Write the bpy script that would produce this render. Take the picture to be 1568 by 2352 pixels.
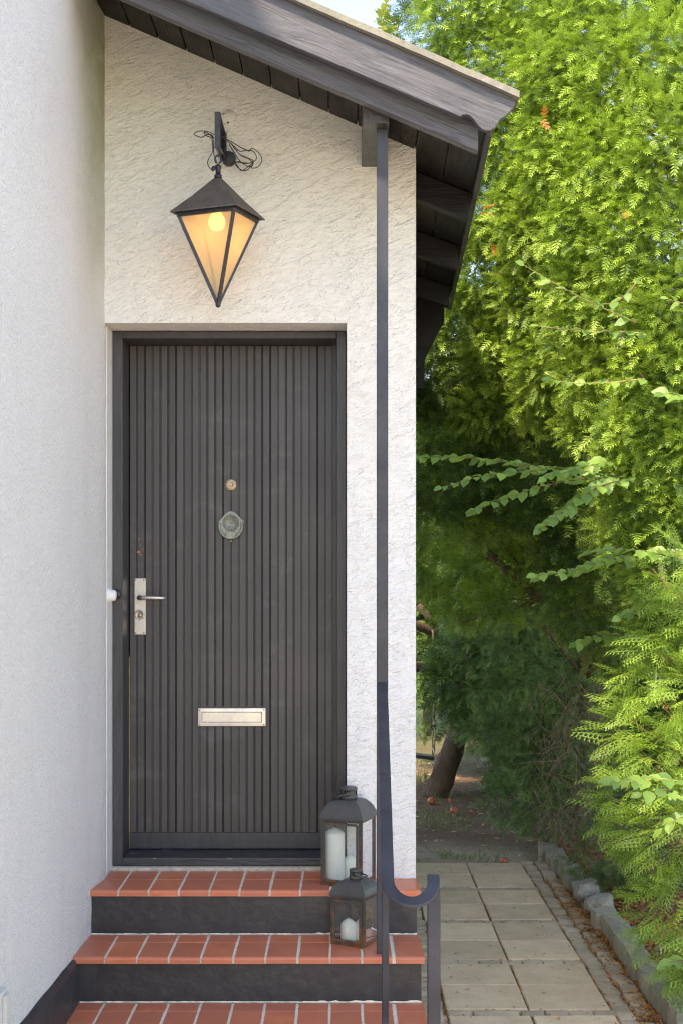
import bpy, math, random
import numpy as np
from mathutils import Vector, Matrix, noise as mnoise

random.seed(7)
rng = np.random.default_rng(11)
sc = bpy.context.scene
for o in list(bpy.data.objects):
    bpy.data.objects.remove(o, do_unlink=True)

# ---------------------------------------------------------------- camera, sky, sun, exposure
GZ = 1.90          # camera height above the ground (m)
F = 3200.0         # focal length in units of a 1568-wide picture
VX, VY = 788.0, 1322.0
cam = bpy.data.cameras.new('camera')
cam.sensor_fit = 'HORIZONTAL'
cam.sensor_width = 36.0
cam.lens = 36.0 * F / 1568.0
cam.shift_x = (784 - VX) / 1568.0
cam.shift_y = (VY - 1176) / 1568.0
cam.clip_start = 0.05
cam.clip_end = 600.0
camo = bpy.data.objects.new('camera', cam)
sc.collection.objects.link(camo)
camo.location = (0, 0, GZ)
camo.rotation_euler = (math.radians(90), 0, 0)
sc.camera = camo

SUN_EL, SUN_AZ = math.radians(52), math.radians(-140)     # azimuth clockwise from +Y
world = bpy.data.worlds.new("World")
sc.world = world
world.use_nodes = True
wn = world.node_tree
wn.nodes.clear()
sky = wn.nodes.new('ShaderNodeTexSky')
sky.sky_type = 'NISHITA'
sky.sun_disc = False
sky.sun_elevation = SUN_EL
sky.sun_rotation = SUN_AZ
sky.air_density = 1.0
sky.dust_density = 0.7
sky.ozone_density = 2.2
bgn = wn.nodes.new('ShaderNodeBackground')
bgn.inputs[1].default_value = 0.15
won = wn.nodes.new('ShaderNodeOutputWorld')
wn.links.new(sky.outputs[0], bgn.inputs[0])
wn.links.new(bgn.outputs[0], won.inputs[0])

sl = bpy.data.lights.new('sun', 'SUN')
sl.energy = 2.7
sl.angle = math.radians(3.0)
sl.color = (1.0, 0.94, 0.84)
slo = bpy.data.objects.new('sun', sl)
sc.collection.objects.link(slo)
to_sun = Vector((math.sin(SUN_AZ) * math.cos(SUN_EL), math.cos(SUN_AZ) * math.cos(SUN_EL), math.sin(SUN_EL)))
slo.rotation_euler = to_sun.to_track_quat('Z', 'Y').to_euler()
slo.location = (-6, -4, 12)

sc.view_settings.view_transform = 'Standard'
sc.view_settings.look = 'None'
sc.view_settings.gamma = 1.0
sc.view_settings.use_curve_mapping = False
sc.view_settings.exposure = 2.0
try:
    sc.view_settings.use_white_balance = True
    sc.view_settings.white_balance_temperature = 7950
    sc.view_settings.white_balance_tint = 15
except Exception:
    pass
sc.cycles.use_denoising = True
sc.cycles.filter_width = 1.15
sc.cycles.denoising_prefilter = 'NONE'
sc.cycles.max_bounces = 8
sc.cycles.transparent_max_bounces = 16
sc.cycles.caustics_reflective = False
sc.cycles.caustics_refractive = False

# ---------------------------------------------------------------- helpers
def P(x, y, Y):
    """a point of the place: read at (x, y) of the 1568-wide picture, Y metres in front of the camera"""
    return Vector(((x - VX) * Y / F, Y, GZ + (VY - y) * Y / F))

def tag(o, label=None, cat=None, group=None, kind=None):
    if label: o['label'] = label
    if cat: o['category'] = cat
    if group: o['group'] = group
    if kind: o['kind'] = kind
    return o

def root(name, loc=(0, 0, 0), **k):
    o = bpy.data.objects.new(name, None)
    o.empty_display_size = 0.1
    sc.collection.objects.link(o)
    o.location = loc
    return tag(o, **k)

def worldloc(o):
    v = Vector(o.location)
    while o.parent:
        o = o.parent
        v += Vector(o.location)
    return v

def link(name, me, parent=None, loc=None):
    """link mesh 'me'; its coordinates are world ones unless loc is given (then local to loc)"""
    o = bpy.data.objects.new(name, me)
    sc.collection.objects.link(o)
    if parent is not None:
        o.parent = parent
        base = worldloc(parent)
    else:
        base = Vector((0, 0, 0))
    o.location = (Vector(loc) if loc is not None else Vector((0, 0, 0))) - base
    return o

class MB:
    def __init__(s):
        s.v = []; s.f = []; s.sm = []
    def add(s, vs, fs, smooth=False):
        n = len(s.v)
        s.v += [tuple(v) for v in vs]
        s.f += [tuple(i + n for i in f) for f in fs]
        s.sm += [smooth] * len(fs)
        return s
    def box(s, x0, x1, y0, y1, z0, z1):
        vs = [(x0,y0,z0),(x1,y0,z0),(x1,y1,z0),(x0,y1,z0),(x0,y0,z1),(x1,y0,z1),(x1,y1,z1),(x0,y1,z1)]
        return s.add(vs, [(0,3,2,1),(4,5,6,7),(0,1,5,4),(1,2,6,5),(2,3,7,6),(3,0,4,7)])
    def bar(s, a, b, w, h, up=(0,0,1)):
        """box beam from a to b, w wide, h high"""
        a = Vector(a); b = Vector(b); d = (b - a).normalized()
        u = Vector(up); side = d.cross(u)
        if side.length < 1e-5: side = d.cross(Vector((0,1,0)))
        side.normalize(); u = side.cross(d).normalized()
        vs = []
        for p in (a, b):
            for (i, j) in ((-1,-1),(1,-1),(1,1),(-1,1)):
                vs.append(p + side * (i * w / 2) + u * (j * h / 2))
        return s.add(vs, [(0,1,2,3),(7,6,5,4),(0,4,5,1),(1,5,6,2),(2,6,7,3),(3,7,4,0)])
    def tube(s, pts, r, n=8, cap=True, smooth=True):
        pts = [Vector(p) for p in pts]
        rr = r if isinstance(r, (list, tuple)) else [r] * len(pts)
        rings = []
        pu = None
        for i, p in enumerate(pts):
            d = (pts[min(i+1, len(pts)-1)] - pts[max(i-1, 0)])
            if d.length < 1e-9: d = Vector((0,0,1))
            d.normalize()
            if pu is None:
                pu = d.orthogonal().normalized()
            else:
                pu = (pu - d * pu.dot(d))
                if pu.length < 1e-6: pu = d.orthogonal()
                pu.normalize()
            w = d.cross(pu)
            rings.append([p + (pu * math.cos(2*math.pi*k/n) + w * math.sin(2*math.pi*k/n)) * rr[i] for k in range(n)])
        vs = [v for ring in rings for v in ring]
        fs = []
        for i in range(len(pts) - 1):
            for k in range(n):
                a = i*n + k; b = i*n + (k+1) % n
                fs.append((a, b, b + n, a + n))
        s.add(vs, fs, smooth)
        if cap:
            m = len(s.v) - len(vs)
            s.f.append(tuple(m + k for k in reversed(range(n)))); s.sm.append(False)
            s.f.append(tuple(m + (len(pts)-1)*n + k for k in range(n))); s.sm.append(False)
        return s
    def lathe(s, prof, axis_o, axis='Z', n=20, smooth=True):
        """prof: list of (r, t) along the axis from axis_o"""
        o = Vector(axis_o)
        vs = []
        for (r, t) in prof:
            for k in range(n):
                c, q = math.cos(2*math.pi*k/n) * r, math.sin(2*math.pi*k/n) * r
                if axis == 'Z': vs.append(o + Vector((c, q, t)))
                elif axis == 'Y': vs.append(o + Vector((q, -t, c)))      # t grows towards the camera
                else: vs.append(o + Vector((t, c, q)))
        fs = []
        for i in range(len(prof) - 1):
            for k in range(n):
                a = i*n + k; b = i*n + (k+1) % n
                fs.append((a, b, b+n, a+n))
        s.add(vs, fs, smooth)
        m = len(s.v) - len(vs)
        if prof[0][0] > 1e-5:
            s.f.append(tuple(m + k for k in reversed(range(n)))); s.sm.append(False)
        if prof[-1][0] > 1e-5:
            s.f.append(tuple(m + (len(prof)-1)*n + k for k in range(n))); s.sm.append(False)
        return s
    def prism(s, poly, y0, y1):
        """poly in (x, z), counter-clockwise seen from the camera; extruded y0..y1"""
        n = len(poly)
        vs = [(x, y0, z) for x, z in poly] + [(x, y1, z) for x, z in poly]
        fs = [tuple(range(n)), tuple(reversed(range(n, 2*n)))]
        for i in range(n):
            j = (i+1) % n
            fs.append((i, i+n, j+n, j))
        return s.add(vs, fs)
    def mesh(s, name, mat=None, off=(0,0,0), bevel=0):
        me = bpy.data.meshes.new(name)
        ox, oy, oz = off
        me.from_pydata([(v[0]-ox, v[1]-oy, v[2]-oz) for v in s.v], [], s.f)
        me.polygons.foreach_set('use_smooth', s.sm)
        if mat: me.materials.append(mat)
        me.update()
        return me
    def build(s, name, mat, parent=None, bevel=0, seg=2):
        base = worldloc(parent) if parent is not None else Vector((0,0,0))
        me = s.mesh(name, mat, base)
        o = bpy.data.objects.new(name, me)
        sc.collection.objects.link(o)
        if parent is not None: o.parent = parent
        if bevel:
            m = o.modifiers.new('bevel', 'BEVEL'); m.width = bevel; m.segments = seg
            m.limit_method = 'ANGLE'; m.angle_limit = math.radians(40)
        return o

def build_centered(mb, name, mat, **k):
    """a top-level single mesh with its origin at the middle of its base"""
    a = np.array([tuple(v) for v in mb.v])
    c = ((a[:,0].min()+a[:,0].max())/2, (a[:,1].min()+a[:,1].max())/2, a[:,2].min())
    bevel = k.pop('bevel', 0)
    me = mb.mesh(name, mat, c)
    o = bpy.data.objects.new(name, me)
    sc.collection.objects.link(o)
    o.location = c
    if bevel:
        m = o.modifiers.new('bevel', 'BEVEL'); m.width = bevel; m.segments = 2
        m.limit_method = 'ANGLE'; m.angle_limit = math.radians(40)
    return tag(o, **k)

# ---------------------------------------------------------------- materials
class M:
    """small material writer"""
    def __init__(s, name, col=(.5,.5,.5), rough=.6, metal=0.0, spec=.5):
        s.m = bpy.data.materials.new(name); s.m.use_nodes = True
        s.t = s.m.node_tree; s.n = s.t.nodes; s.l = s.t.links
        s.b = s.n['Principled BSDF']
        s.b.inputs['Base Color'].default_value = (*col, 1)
        s.b.inputs['Roughness'].default_value = rough
        s.b.inputs['Metallic'].default_value = metal
        s.b.inputs['Specular IOR Level'].default_value = spec
        s.tc = s.n.new('ShaderNodeTexCoord')
        s.h = None
    def node(s, t, **k):
        n = s.n.new(t)
        for a, v in k.items():
            setattr(n, a, v)
        return n
    def coord(s, scale=(1,1,1), rot=(0,0,0), use='Object', world=False):
        mr = s.node('ShaderNodeMapping')
        mr.inputs['Rotation'].default_value = rot
        mp = s.node('ShaderNodeMapping')
        mp.inputs['Scale'].default_value = scale
        s.l.new(mr.outputs[0], mp.inputs[0])
        if world:
            g = s.node('ShaderNodeNewGeometry'); s.l.new(g.outputs['Position'], mr.inputs[0])
        else:
            s.l.new(s.tc.outputs[use], mr.inputs[0])
        return mp.outputs[0]
    def noise(s, scale, detail=4, rough=.55, vec=None, dist=0.0):
        n = s.node('ShaderNodeTexNoise')
        n.inputs['Scale'].default_value = scale; n.inputs['Detail'].default_value = detail
        n.inputs['Roughness'].default_value = rough; n.inputs['Distortion'].default_value = dist
        if vec is not None: s.l.new(vec, n.inputs['Vector'])
        return n.outputs['Fac']
    def voro(s, scale, vec=None, feature='F1', rnd=1.0):
        n = s.node('ShaderNodeTexVoronoi'); n.feature = feature
        n.inputs['Scale'].default_value = scale; n.inputs['Randomness'].default_value = rnd
        if vec is not None: s.l.new(vec, n.inputs['Vector'])
        return n.outputs['Distance']
    def ramp(s, fac, stops):
        r = s.node('ShaderNodeValToRGB')
        e = r.color_ramp.elements
        while len(e) < len(stops): e.new(0.5)
        for i, (p, c) in enumerate(stops):
            e[i].position = p
            e[i].color = (c, c, c, 1) if not isinstance(c, tuple) else (*c, 1)
        s.l.new(fac, r.inputs[0])
        return r.outputs[0]
    def mix(s, fac, a, b, mode='MIX'):
        n = s.node('ShaderNodeMix', data_type='RGBA', blend_type=mode)
        for sock, v in ((n.inputs[0], fac), (n.inputs[6], a), (n.inputs[7], b)):
            if isinstance(v, (int, float)): sock.default_value = v
            elif isinstance(v, tuple): sock.default_value = (*v, 1)
            else: s.l.new(v, sock)
        return n.outputs[2]
    def math(s, op, a, b=0.0, c=0.0, clamp=False):
        n = s.node('ShaderNodeMath', operation=op); n.use_clamp = clamp
        for i, v in enumerate((a, b, c)):
            if isinstance(v, (int, float)): n.inputs[i].default_value = v
            else: s.l.new(v, n.inputs[i])
        return n.outputs[0]
    def col(s, c): s.l.new(c, s.b.inputs['Base Color']); return s
    def rough(s, c): s.l.new(c, s.b.inputs['Roughness']); return s
    def bump(s, h, dist, strength=1.0):
        n = s.node('ShaderNodeBump')
        n.inputs['Distance'].default_value = dist; n.inputs['Strength'].default_value = strength
        s.l.new(h, n.inputs['Height'])
        if s.h is not None: s.l.new(s.h, n.inputs['Normal'])
        s.h = n.outputs[0]
        s.l.new(s.h, s.b.inputs['Normal'])
        return s
    def sep(s, vec):
        n = s.node('ShaderNodeSeparateXYZ'); s.l.new(vec, n.inputs[0]); return n.outputs
    def random(s):
        return s.node('ShaderNodeObjectInfo').outputs['Random']

def mat_plaster(name, fine=False):
    m = M(name, (.80,.79,.75), .9, spec=.2)
    g = m.node('ShaderNodeNewGeometry').outputs['Position']
    if fine:
        v = m.coord((1, 1, 1), world=True)
        n1 = m.noise(70, 5, .6, v, 1.2)
        n2 = m.noise(190, 3, .6, v)
        n3 = m.noise(5, 3, .5, v)
        m.bump(n3, .02, .5); m.bump(n1, .012, 1.0); m.bump(n2, .004, 1.0)
    else:
        v = m.coord((.8, 1, 1.8), (0, math.radians(24), 0), world=True)
        n1 = m.noise(20, 4, .60, v, .7)
        n2 = m.noise(7, 4, .6, v, .5)
        n3 = m.noise(46, 3, .55, v, .9)
        r = m.ramp(n1, [(.30, 0.0), (.52, .75), (.75, 1.0)])
        r3 = m.ramp(n3, [(.30, 0.0), (.50, 1.0)])
        m.bump(n2, .016, .7); m.bump(r, .0045, .8); m.bump(r3, .0030, .8)
    s = m.sep(g)
    big = m.noise(2.3, 4, .6, m.coord((1,1,1), world=True))
    cream = (.80,.785,.725) if not fine else (.86,.852,.83)
    white = (.79,.785,.765)
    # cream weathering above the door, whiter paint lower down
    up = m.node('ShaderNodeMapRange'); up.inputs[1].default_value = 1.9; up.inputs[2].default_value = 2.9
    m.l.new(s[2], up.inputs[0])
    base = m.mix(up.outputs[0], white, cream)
    # green algae in the damp corner; olive shade under the eave is painted in too
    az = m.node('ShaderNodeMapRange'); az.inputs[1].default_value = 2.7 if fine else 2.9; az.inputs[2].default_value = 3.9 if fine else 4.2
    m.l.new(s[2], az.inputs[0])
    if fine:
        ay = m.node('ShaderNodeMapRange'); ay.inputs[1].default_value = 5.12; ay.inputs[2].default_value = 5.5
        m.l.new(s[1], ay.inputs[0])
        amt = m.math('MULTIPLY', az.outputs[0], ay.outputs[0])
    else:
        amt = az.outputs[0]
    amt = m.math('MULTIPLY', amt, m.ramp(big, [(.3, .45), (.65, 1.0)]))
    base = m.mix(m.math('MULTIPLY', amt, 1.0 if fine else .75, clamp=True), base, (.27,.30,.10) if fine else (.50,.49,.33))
    # dirt caught in the hollows of the plaster
    sp = m.noise(60, 3, .6, m.coord((.7,1,1.9), (0, math.radians(-22), 0), world=True), 1.5)
    patch = m.noise(3.4, 3, .6, m.coord((1,1,1), world=True))
    th = m.math('MULTIPLY', m.ramp(sp, [(.62, 0.0), (.68, 1.0)]), m.ramp(patch, [(.45, 0.0), (.68, 1.0)]))
    up2 = m.node('ShaderNodeMapRange'); up2.inputs[1].default_value = 2.3; up2.inputs[2].default_value = 3.0
    up2.inputs[3].default_value = .10 if fine else .15; up2.inputs[4].default_value = .15 if fine else .75
    m.l.new(s[2], up2.inputs[0])
    base = m.mix(m.math('MULTIPLY', th, up2.outputs[0]), base, (.30,.26,.17))
    streak = m.noise(6, 4, .6, m.coord((2.2,2.2,.45), world=True))
    low = m.node('ShaderNodeMapRange'); low.inputs[1].default_value = 1.6; low.inputs[2].default_value = .4
    low.inputs[3].default_value = .05; low.inputs[4].default_value = .20
    m.l.new(s[2], low.inputs[0])
    base = m.mix(m.math('MULTIPLY', m.ramp(streak, [(.50, 0.0), (.72, 1.0)]), low.outputs[0]), base, (.56,.53,.47))
    base = m.mix(.5, base, m.mix(m.ramp(big, [(.3, 0.0), (.7, 1.0)]), (.93,.93,.93), (1,1,1)), 'MULTIPLY')
    m.col(base)
    return m.m

def mat_wood(name, col, rot=(0,0,0), axis='X', rough=.5, grain=1.0, light=1.9, knots=True):
    m = M(name, col, rough, spec=.5)
    sc_ = {'X': (1.2, 14, 14), 'Y': (14, 1.2, 14), 'Z': (14, 14, 1.2)}[axis]
    v = m.coord(sc_, rot)
    n = m.noise(3.2, 6, .65, v, .7)
    f = m.noise(9, 4, .7, v)
    iso = m.coord((1,1,1), rot)
    big = m.noise(4, 4, .6, iso)
    lt = tuple(c * light for c in col); dk = tuple(c * .6 for c in col)
    c = m.mix(m.ramp(n, [(.35, 0.0), (.65, 1.0)]), dk, lt)
    c = m.mix(m.ramp(big, [(.35, 0.0), (.7, 1.0)]), c, m.mix(.5, col, lt))
    if knots:
        k = m.voro(2.1, m.coord({'X': (.9,2.6,2.6), 'Y': (2.6,.9,2.6), 'Z': (2.6,2.6,.9)}[axis], rot))
        rings = m.math('SINE', m.math('MULTIPLY', k, 90.0))
        mask = m.ramp(k, [(.05, 1.0), (.20, 0.0)])
        kb = m.math('MULTIPLY', rings, mask)
        m.bump(kb, .0025, .8)
        c = m.mix(m.ramp(k, [(.035, .9), (.07, 0.0)]), c, dk)
        c = m.mix(m.math('MULTIPLY', mask, m.ramp(rings, [(.4,0.0),(.9,.5)])), c, dk)
    m.col(c)
    m.bump(m.ramp(n, [(.3, 0.0), (.7, 1.0)]), .0022 * grain, .9)
    m.bump(f, .0008 * grain, .8)
    m.rough(m.ramp(big, [(.3, max(rough-.12, .1)), (.7, min(rough+.15, 1.0))]))
    return m.m  # tone also paints in light: brighter higher up and facing upper left

def mat_paint(name, col, rough=.4, bump=.0006, var=.25, scale=20, spec=.5):
    m = M(name, col, rough, spec=spec)
    v = m.coord()
    n = m.noise(scale, 4, .6, v)
    lo = tuple(c*(1-var) for c in col); hi = tuple(c*(1+var) for c in col)
    m.col(m.mix(m.ramp(n, [(.3, 0.0), (.7, 1.0)]), lo, hi))
    m.bump(n, bump, 1.0)
    m.rough(m.ramp(m.noise(7, 4, .6, v), [(.3, max(rough-.1,.05)), (.7, min(rough+.15,1.0))]))
    return m.m

ANG = math.atan(0.434)
W_BOARD = mat_wood('painted_bargeboard', (.062,.063,.070), (0, -ANG, 0), 'X', .42, 1.4)
W_SOFFIT = mat_wood('stained_soffit', (.011,.009,.008), (0,0,0), 'Y', .45, .8, 1.6, False)
W_BLACK = mat_wood('black_stained_rafter', (.009,.008,.008), (0,0,0), 'X', .5, .6, 1.5, False)
W_PURLIN = mat_wood('painted_beam', (.05,.048,.048), (0,0,0), 'Y', .4, 1.0, 1.4, False)
for _w in (W_SOFFIT, W_BLACK):
    _w.node_tree.nodes['Principled BSDF'].inputs['Specular IOR Level'].default_value = .22
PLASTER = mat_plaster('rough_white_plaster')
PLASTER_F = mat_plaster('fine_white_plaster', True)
PLINTH = mat_paint('black_plinth_paint', (.032,.031,.033), .36, .0022, .25, 22)
METAL = mat_paint('handrail_paint', (.040,.041,.050), .34, .0003, .3, 8)
METAL.node_tree.nodes['Principled BSDF'].inputs['Specular IOR Level'].default_value = .35
GALV = mat_paint('brushed_steel', (.60,.56,.50), .34, .0002, .08, 60)
GALV.node_tree.nodes['Principled BSDF'].inputs['Metallic'].default_value = .85
BRASS = mat_paint('aged_brass', (.55,.42,.26), .38, .0003, .2, 80)
BRASS.node_tree.nodes['Principled BSDF'].inputs['Metallic'].default_value = .8
PATINA = mat_paint('weathered_bronze', (.27,.28,.23), .5, .0012, .3, 120)
PATINA.node_tree.nodes['Principled BSDF'].inputs['Metallic'].default_value = .5
BLACKP = mat_paint('black_plastic', (.02,.02,.022), .35, .0002, .2)
WHITEP = mat_paint('white_gloss_paint', (.78,.78,.74), .4, .0006, .08, 30)
GREYP = mat_paint('grey_plastic', (.55,.54,.50), .5, .0004, .1, 40)
MORTAR = mat_paint('pale_mortar', (.52,.47,.38), .9, .003, .25, 60, .2)
DARK = mat_paint('dark_cavity', (.01,.01,.01), .9)

def mat_door():
    m = M('black_door_paint', (.04,.037,.036), .42)
    v = m.coord((30, 30, 1.0))
    n = m.noise(4, 5, .6, v)
    big = m.noise(2.2, 3, .6, m.coord())
    c = m.mix(m.ramp(n, [(.3,0.0),(.7,1.0)]), (.040,.036,.034), (.070,.063,.060))
    c = m.mix(m.ramp(big, [(.3,0.0),(.7,1.0)]), c, (.064,.057,.054))
    sp = m.noise(42, 2, .5, m.coord((1,1,.5)))
    c = m.mix(m.ramp(sp, [(.775, 0.0), (.79, .6)]), c, (.30,.29,.27))
    dust = m.noise(5, 5, .7, m.coord((1,1,1.6), world=True))
    c = m.mix(m.ramp(dust, [(.55,0.0),(.72,.35)]), c, (.16,.15,.14))
    fleck = m.noise(130, 2, .5, m.coord((1,1,.35), world=True))
    c = m.mix(m.ramp(fleck, [(.74,0.0),(.77,.6)]), c, (.38,.36,.33))
    rn = m.math('MULTIPLY_ADD', m.random(), .4, .8)
    hs = m.node('ShaderNodeHueSaturation'); m.l.new(c, hs.inputs['Color']); m.l.new(rn, hs.inputs['Value'])
    m.col(hs.outputs[0])
    m.bump(n, .0008, .9)
    m.rough(m.ramp(big, [(.3,.34),(.7,.52)]))
    return m.m
DOOR = mat_door()

def mat_frame(worn=False):
    m = M('door_frame_paint', (.045,.043,.044), .4)
    n = m.noise(6, 5, .65, m.coord((10,10,1.2) if not worn else (1.2,10,10)), .5)
    c = m.mix(m.ramp(n, [(.3,0.0),(.7,1.0)]), (.033,.032,.033), (.058,.055,.057))
    if worn:
        w = m.noise(26, 4, .7, m.coord((.6,2,2)))
        c = m.mix(m.ramp(w, [(.60, 0.0), (.66, .8)]), c, (.27,.27,.29))
    m.col(c); m.bump(n, .0015 if not worn else .004, .9)
    return m.m
FRAME = mat_frame(); FRAME_W = mat_frame(True)

def mat_tile():
    m = M('terracotta_glaze', (.52,.14,.06), .3)
    r = m.random()
    v = m.coord()
    off = m.node('ShaderNodeVectorMath', operation='ADD'); m.l.new(v, off.inputs[0])
    cmb = m.node('ShaderNodeCombineXYZ'); m.l.new(m.math('MULTIPLY', r, 37.0), cmb.inputs[0]); m.l.new(cmb.outputs[0], off.inputs[1])
    n = m.noise(9, 4, .6, off.outputs[0])
    n2 = m.noise(75, 3, .6, off.outputs[0])
    a = m.mix(m.ramp(n, [(.35,0.0),(.7,1.0)]), (.62,.155,.070), (.72,.235,.115))
    a = m.mix(m.math('MULTIPLY', r, .85), a, (.50,.15,.085))
    a = m.mix(m.ramp(n2, [(.70,0.0),(.77,.55)]), a, (.62,.50,.38))
    m.col(a); m.bump(n, .0006, .4)
    m.rough(m.ramp(n, [(.3,.34),(.7,.44)]))
    return m.m
TILE = mat_tile()

def mat_stone(name, a, b, scale=24, bump=.004, moss=None):
    m = M(name, a, .85, spec=.3)
    r = m.random()
    v = m.coord(world=True)
    n = m.noise(scale, 6, .7, v); n2 = m.noise(scale*7, 4, .7, v); big = m.noise(1.6, 4, .6, v)
    c = m.mix(m.ramp(n, [(.3,0.0),(.7,1.0)]), a, b)
    c = m.mix(m.ramp(n2, [(.35,.0),(.7,.35)]), c, tuple(x*.6 for x in a))
    lt = m.ramp(n2, [(.70,0.0),(.76,.5)])
    c = m.mix(lt, c, tuple(min(1,x*1.7) for x in b))
    if moss: c = m.mix(m.ramp(big, [(.42,0.0),(.7,.55)]), c, moss)
    rn = m.math('MULTIPLY_ADD', r, .34, .83)
    hs = m.node('ShaderNodeHueSaturation'); m.l.new(c, hs.inputs['Color']); m.l.new(rn, hs.inputs['Value'])
    hs2 = m.mix(m.ramp(m.noise(5.5, 5, .7, v), [(.42,0.0),(.70,.45)]), hs.outputs[0], tuple(x*.62 for x in a))
    m.col(hs2)
    m.bump(n, bump, .8); m.bump(n2, bump*.3, .7)
    return m.m
SLAB = mat_stone('concrete_slab', (.57,.41,.26), (.67,.51,.34), 9, .003, (.48,.40,.23))
COBBLE = mat_stone('grey_cobble', (.42,.325,.22), (.56,.45,.32), 20, .006, (.22,.20,.13))
KERB = mat_stone('granite_kerb', (.26,.225,.165), (.40,.35,.27), 18, .014, (.24,.25,.15))
ROCK = mat_stone('grey_rock', (.22,.20,.165), (.35,.33,.285), 15, .012)

def mat_ground():
    m = M('garden_soil', (.12,.08,.05), .95, spec=.15)
    v = m.coord(world=True)
    s = m.sep(v)
    n = m.noise(2.0, 6, .7, v); f = m.noise(34, 5, .7, v); f2 = m.noise(120, 3, .7, v)
    soil = m.mix(m.ramp(n, [(.35,0.0),(.7,1.0)]), (.13,.078,.045), (.22,.145,.09))
    soil = m.mix(m.ramp(f, [(.4,0.0),(.75,.6)]), soil, (.06,.04,.025))
    soil = m.mix(m.ramp(f2, [(.68,0.0),(.74,.5)]), soil, (.40,.31,.18))
    sand = m.mix(m.ramp(f, [(.3,0.0),(.7,1.0)]), (.32,.245,.165), (.42,.33,.235))
    yy = m.math('MULTIPLY_ADD', n, 1.2, s[1])
    k = m.ramp(m.math('MULTIPLY', m.math('SUBTRACT', yy, 9.0), .25), [(.28, 1.0), (.40, 0.0)])
    xx = m.ramp(m.math('MULTIPLY', s[0], .5), [(.60, 1.0), (.72, 0.0)])
    front = m.ramp(m.math('MULTIPLY', s[1], .1), [(.93, 0.0), (.99, 1.0)])
    c = m.mix(m.math('MULTIPLY', m.math('MULTIPLY', k, xx), m.ramp(m.math('MULTIPLY', s[1], .1), [(.85,0.0),(.88,1.0)])), soil, sand)
    # greener lawn farther off
    far = m.ramp(m.math('MULTIPLY', m.math('SUBTRACT', s[1], 13), .1), [(.0,0.0),(.5,1.0)])
    c = m.mix(far, c, (.075,.10,.035))
    near = m.ramp(m.math('MULTIPLY', s[1], .1), [(.28, 1.0), (.40, 0.0)])  # unseen ground in front, made pale to bounce warm fill into the shade
    c = m.mix(near, c, (.52,.47,.40))
    m.col(c); m.bump(n, .05, .5); m.bump(f, .012, .8); m.bump(f2, .004, .8)
    return m.m
GROUND = mat_ground()

def mat_leaf(name, young, old, trans=.35, rough=.45, veins=False, spec=.4):
    m = M(name, young, rough, spec=spec)
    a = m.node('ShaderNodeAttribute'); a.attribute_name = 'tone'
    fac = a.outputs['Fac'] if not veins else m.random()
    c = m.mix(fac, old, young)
    if veins:
        v = m.coord((1,1,1), use='Object')
        sp = m.sep(v)
        ab = m.math('ABSOLUTE', sp[1])
        w = m.math('SINE', m.math('MULTIPLY', m.math('SUBTRACT', sp[0], m.math('MULTIPLY', ab, .8)), 560.0))
        m.bump(w, .0006, .7)
        c = m.mix(m.ramp(w, [(.8,0.0),(1.0,.35)]), c, tuple(min(1,x*1.5) for x in young))
    m.col(c)
    tr = m.node('ShaderNodeBsdfTranslucent')
    m.l.new(m.mix(.5, c, tuple(min(1, x*1.6) for x in young)), tr.inputs[0])
    mx = m.node('ShaderNodeMixShader'); mx.inputs[0].default_value = trans
    m.l.new(m.b.outputs[0], mx.inputs[1]); m.l.new(tr.outputs[0], mx.inputs[2])
    m.l.new(mx.outputs[0], m.n['Material Output'].inputs['Surface'])
    return m.m
YEW = mat_leaf('yew_needles', (.31,.46,.06), (.03,.085,.022), .22)
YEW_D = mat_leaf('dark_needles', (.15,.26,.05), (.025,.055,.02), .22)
FIR = mat_leaf('blue_green_needles', (.24,.37,.10), (.035,.08,.03), .22)
THUJA = mat_leaf('thuja_spray', (.34,.50,.075), (.055,.12,.03), .32)
BEECH = mat_leaf('beech_leaf', (.21,.34,.065), (.09,.18,.04), .30, .35, True)
BACKL = mat_leaf('garden_foliage', (.17,.26,.05), (.05,.09,.03), .35)
DEADL = mat_leaf('orange_litter', (.62,.27,.07), (.26,.11,.04), .1, .8)
GRASS = mat_leaf('grass_blades', (.17,.24,.05), (.08,.12,.03), .3)
BARK = mat_wood('rough_bark', (.13,.088,.058), (0, math.radians(25), 0), 'Z', .9, 7.0, 1.8, False)
TWIG = mat_paint('brown_twig', (.16,.085,.05), .8, .001, .3, 30)
DEADTWIG = mat_paint('dry_twig', (.21,.14,.095), .85, .001, .4, 12)
YTWIG = mat_paint('yellow_green_shoot', (.40,.30,.12), .6, .0005, .2, 12)

# ---------------------------------------------------------------- ground (setting)
mb = MB()
xs = [-250, -8, -2, 0, .3, 1.45, 1.6, 2.2, 3.5, 8, 250]
ys = [-60, 2, 4, 6, 8, 9.1, 10, 11, 12, 14, 18, 30, 350]
zz = lambda x, y: .075 if (x >= 1.5 and x < 200 and 3 < y < 9.6) else 0.0
vs = [(x, y, zz(x, y)) for y in ys for x in xs]
nx = len(xs)
mb.add(vs, [(j*nx+i, j*nx+i+1, (j+1)*nx+i+1, (j+1)*nx+i) for j in range(len(ys)-1) for i in range(nx-1)])
tag(mb.build('ground', GROUND), 'bare brown soil with patches of sand under the trees', None, kind='structure')

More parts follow.
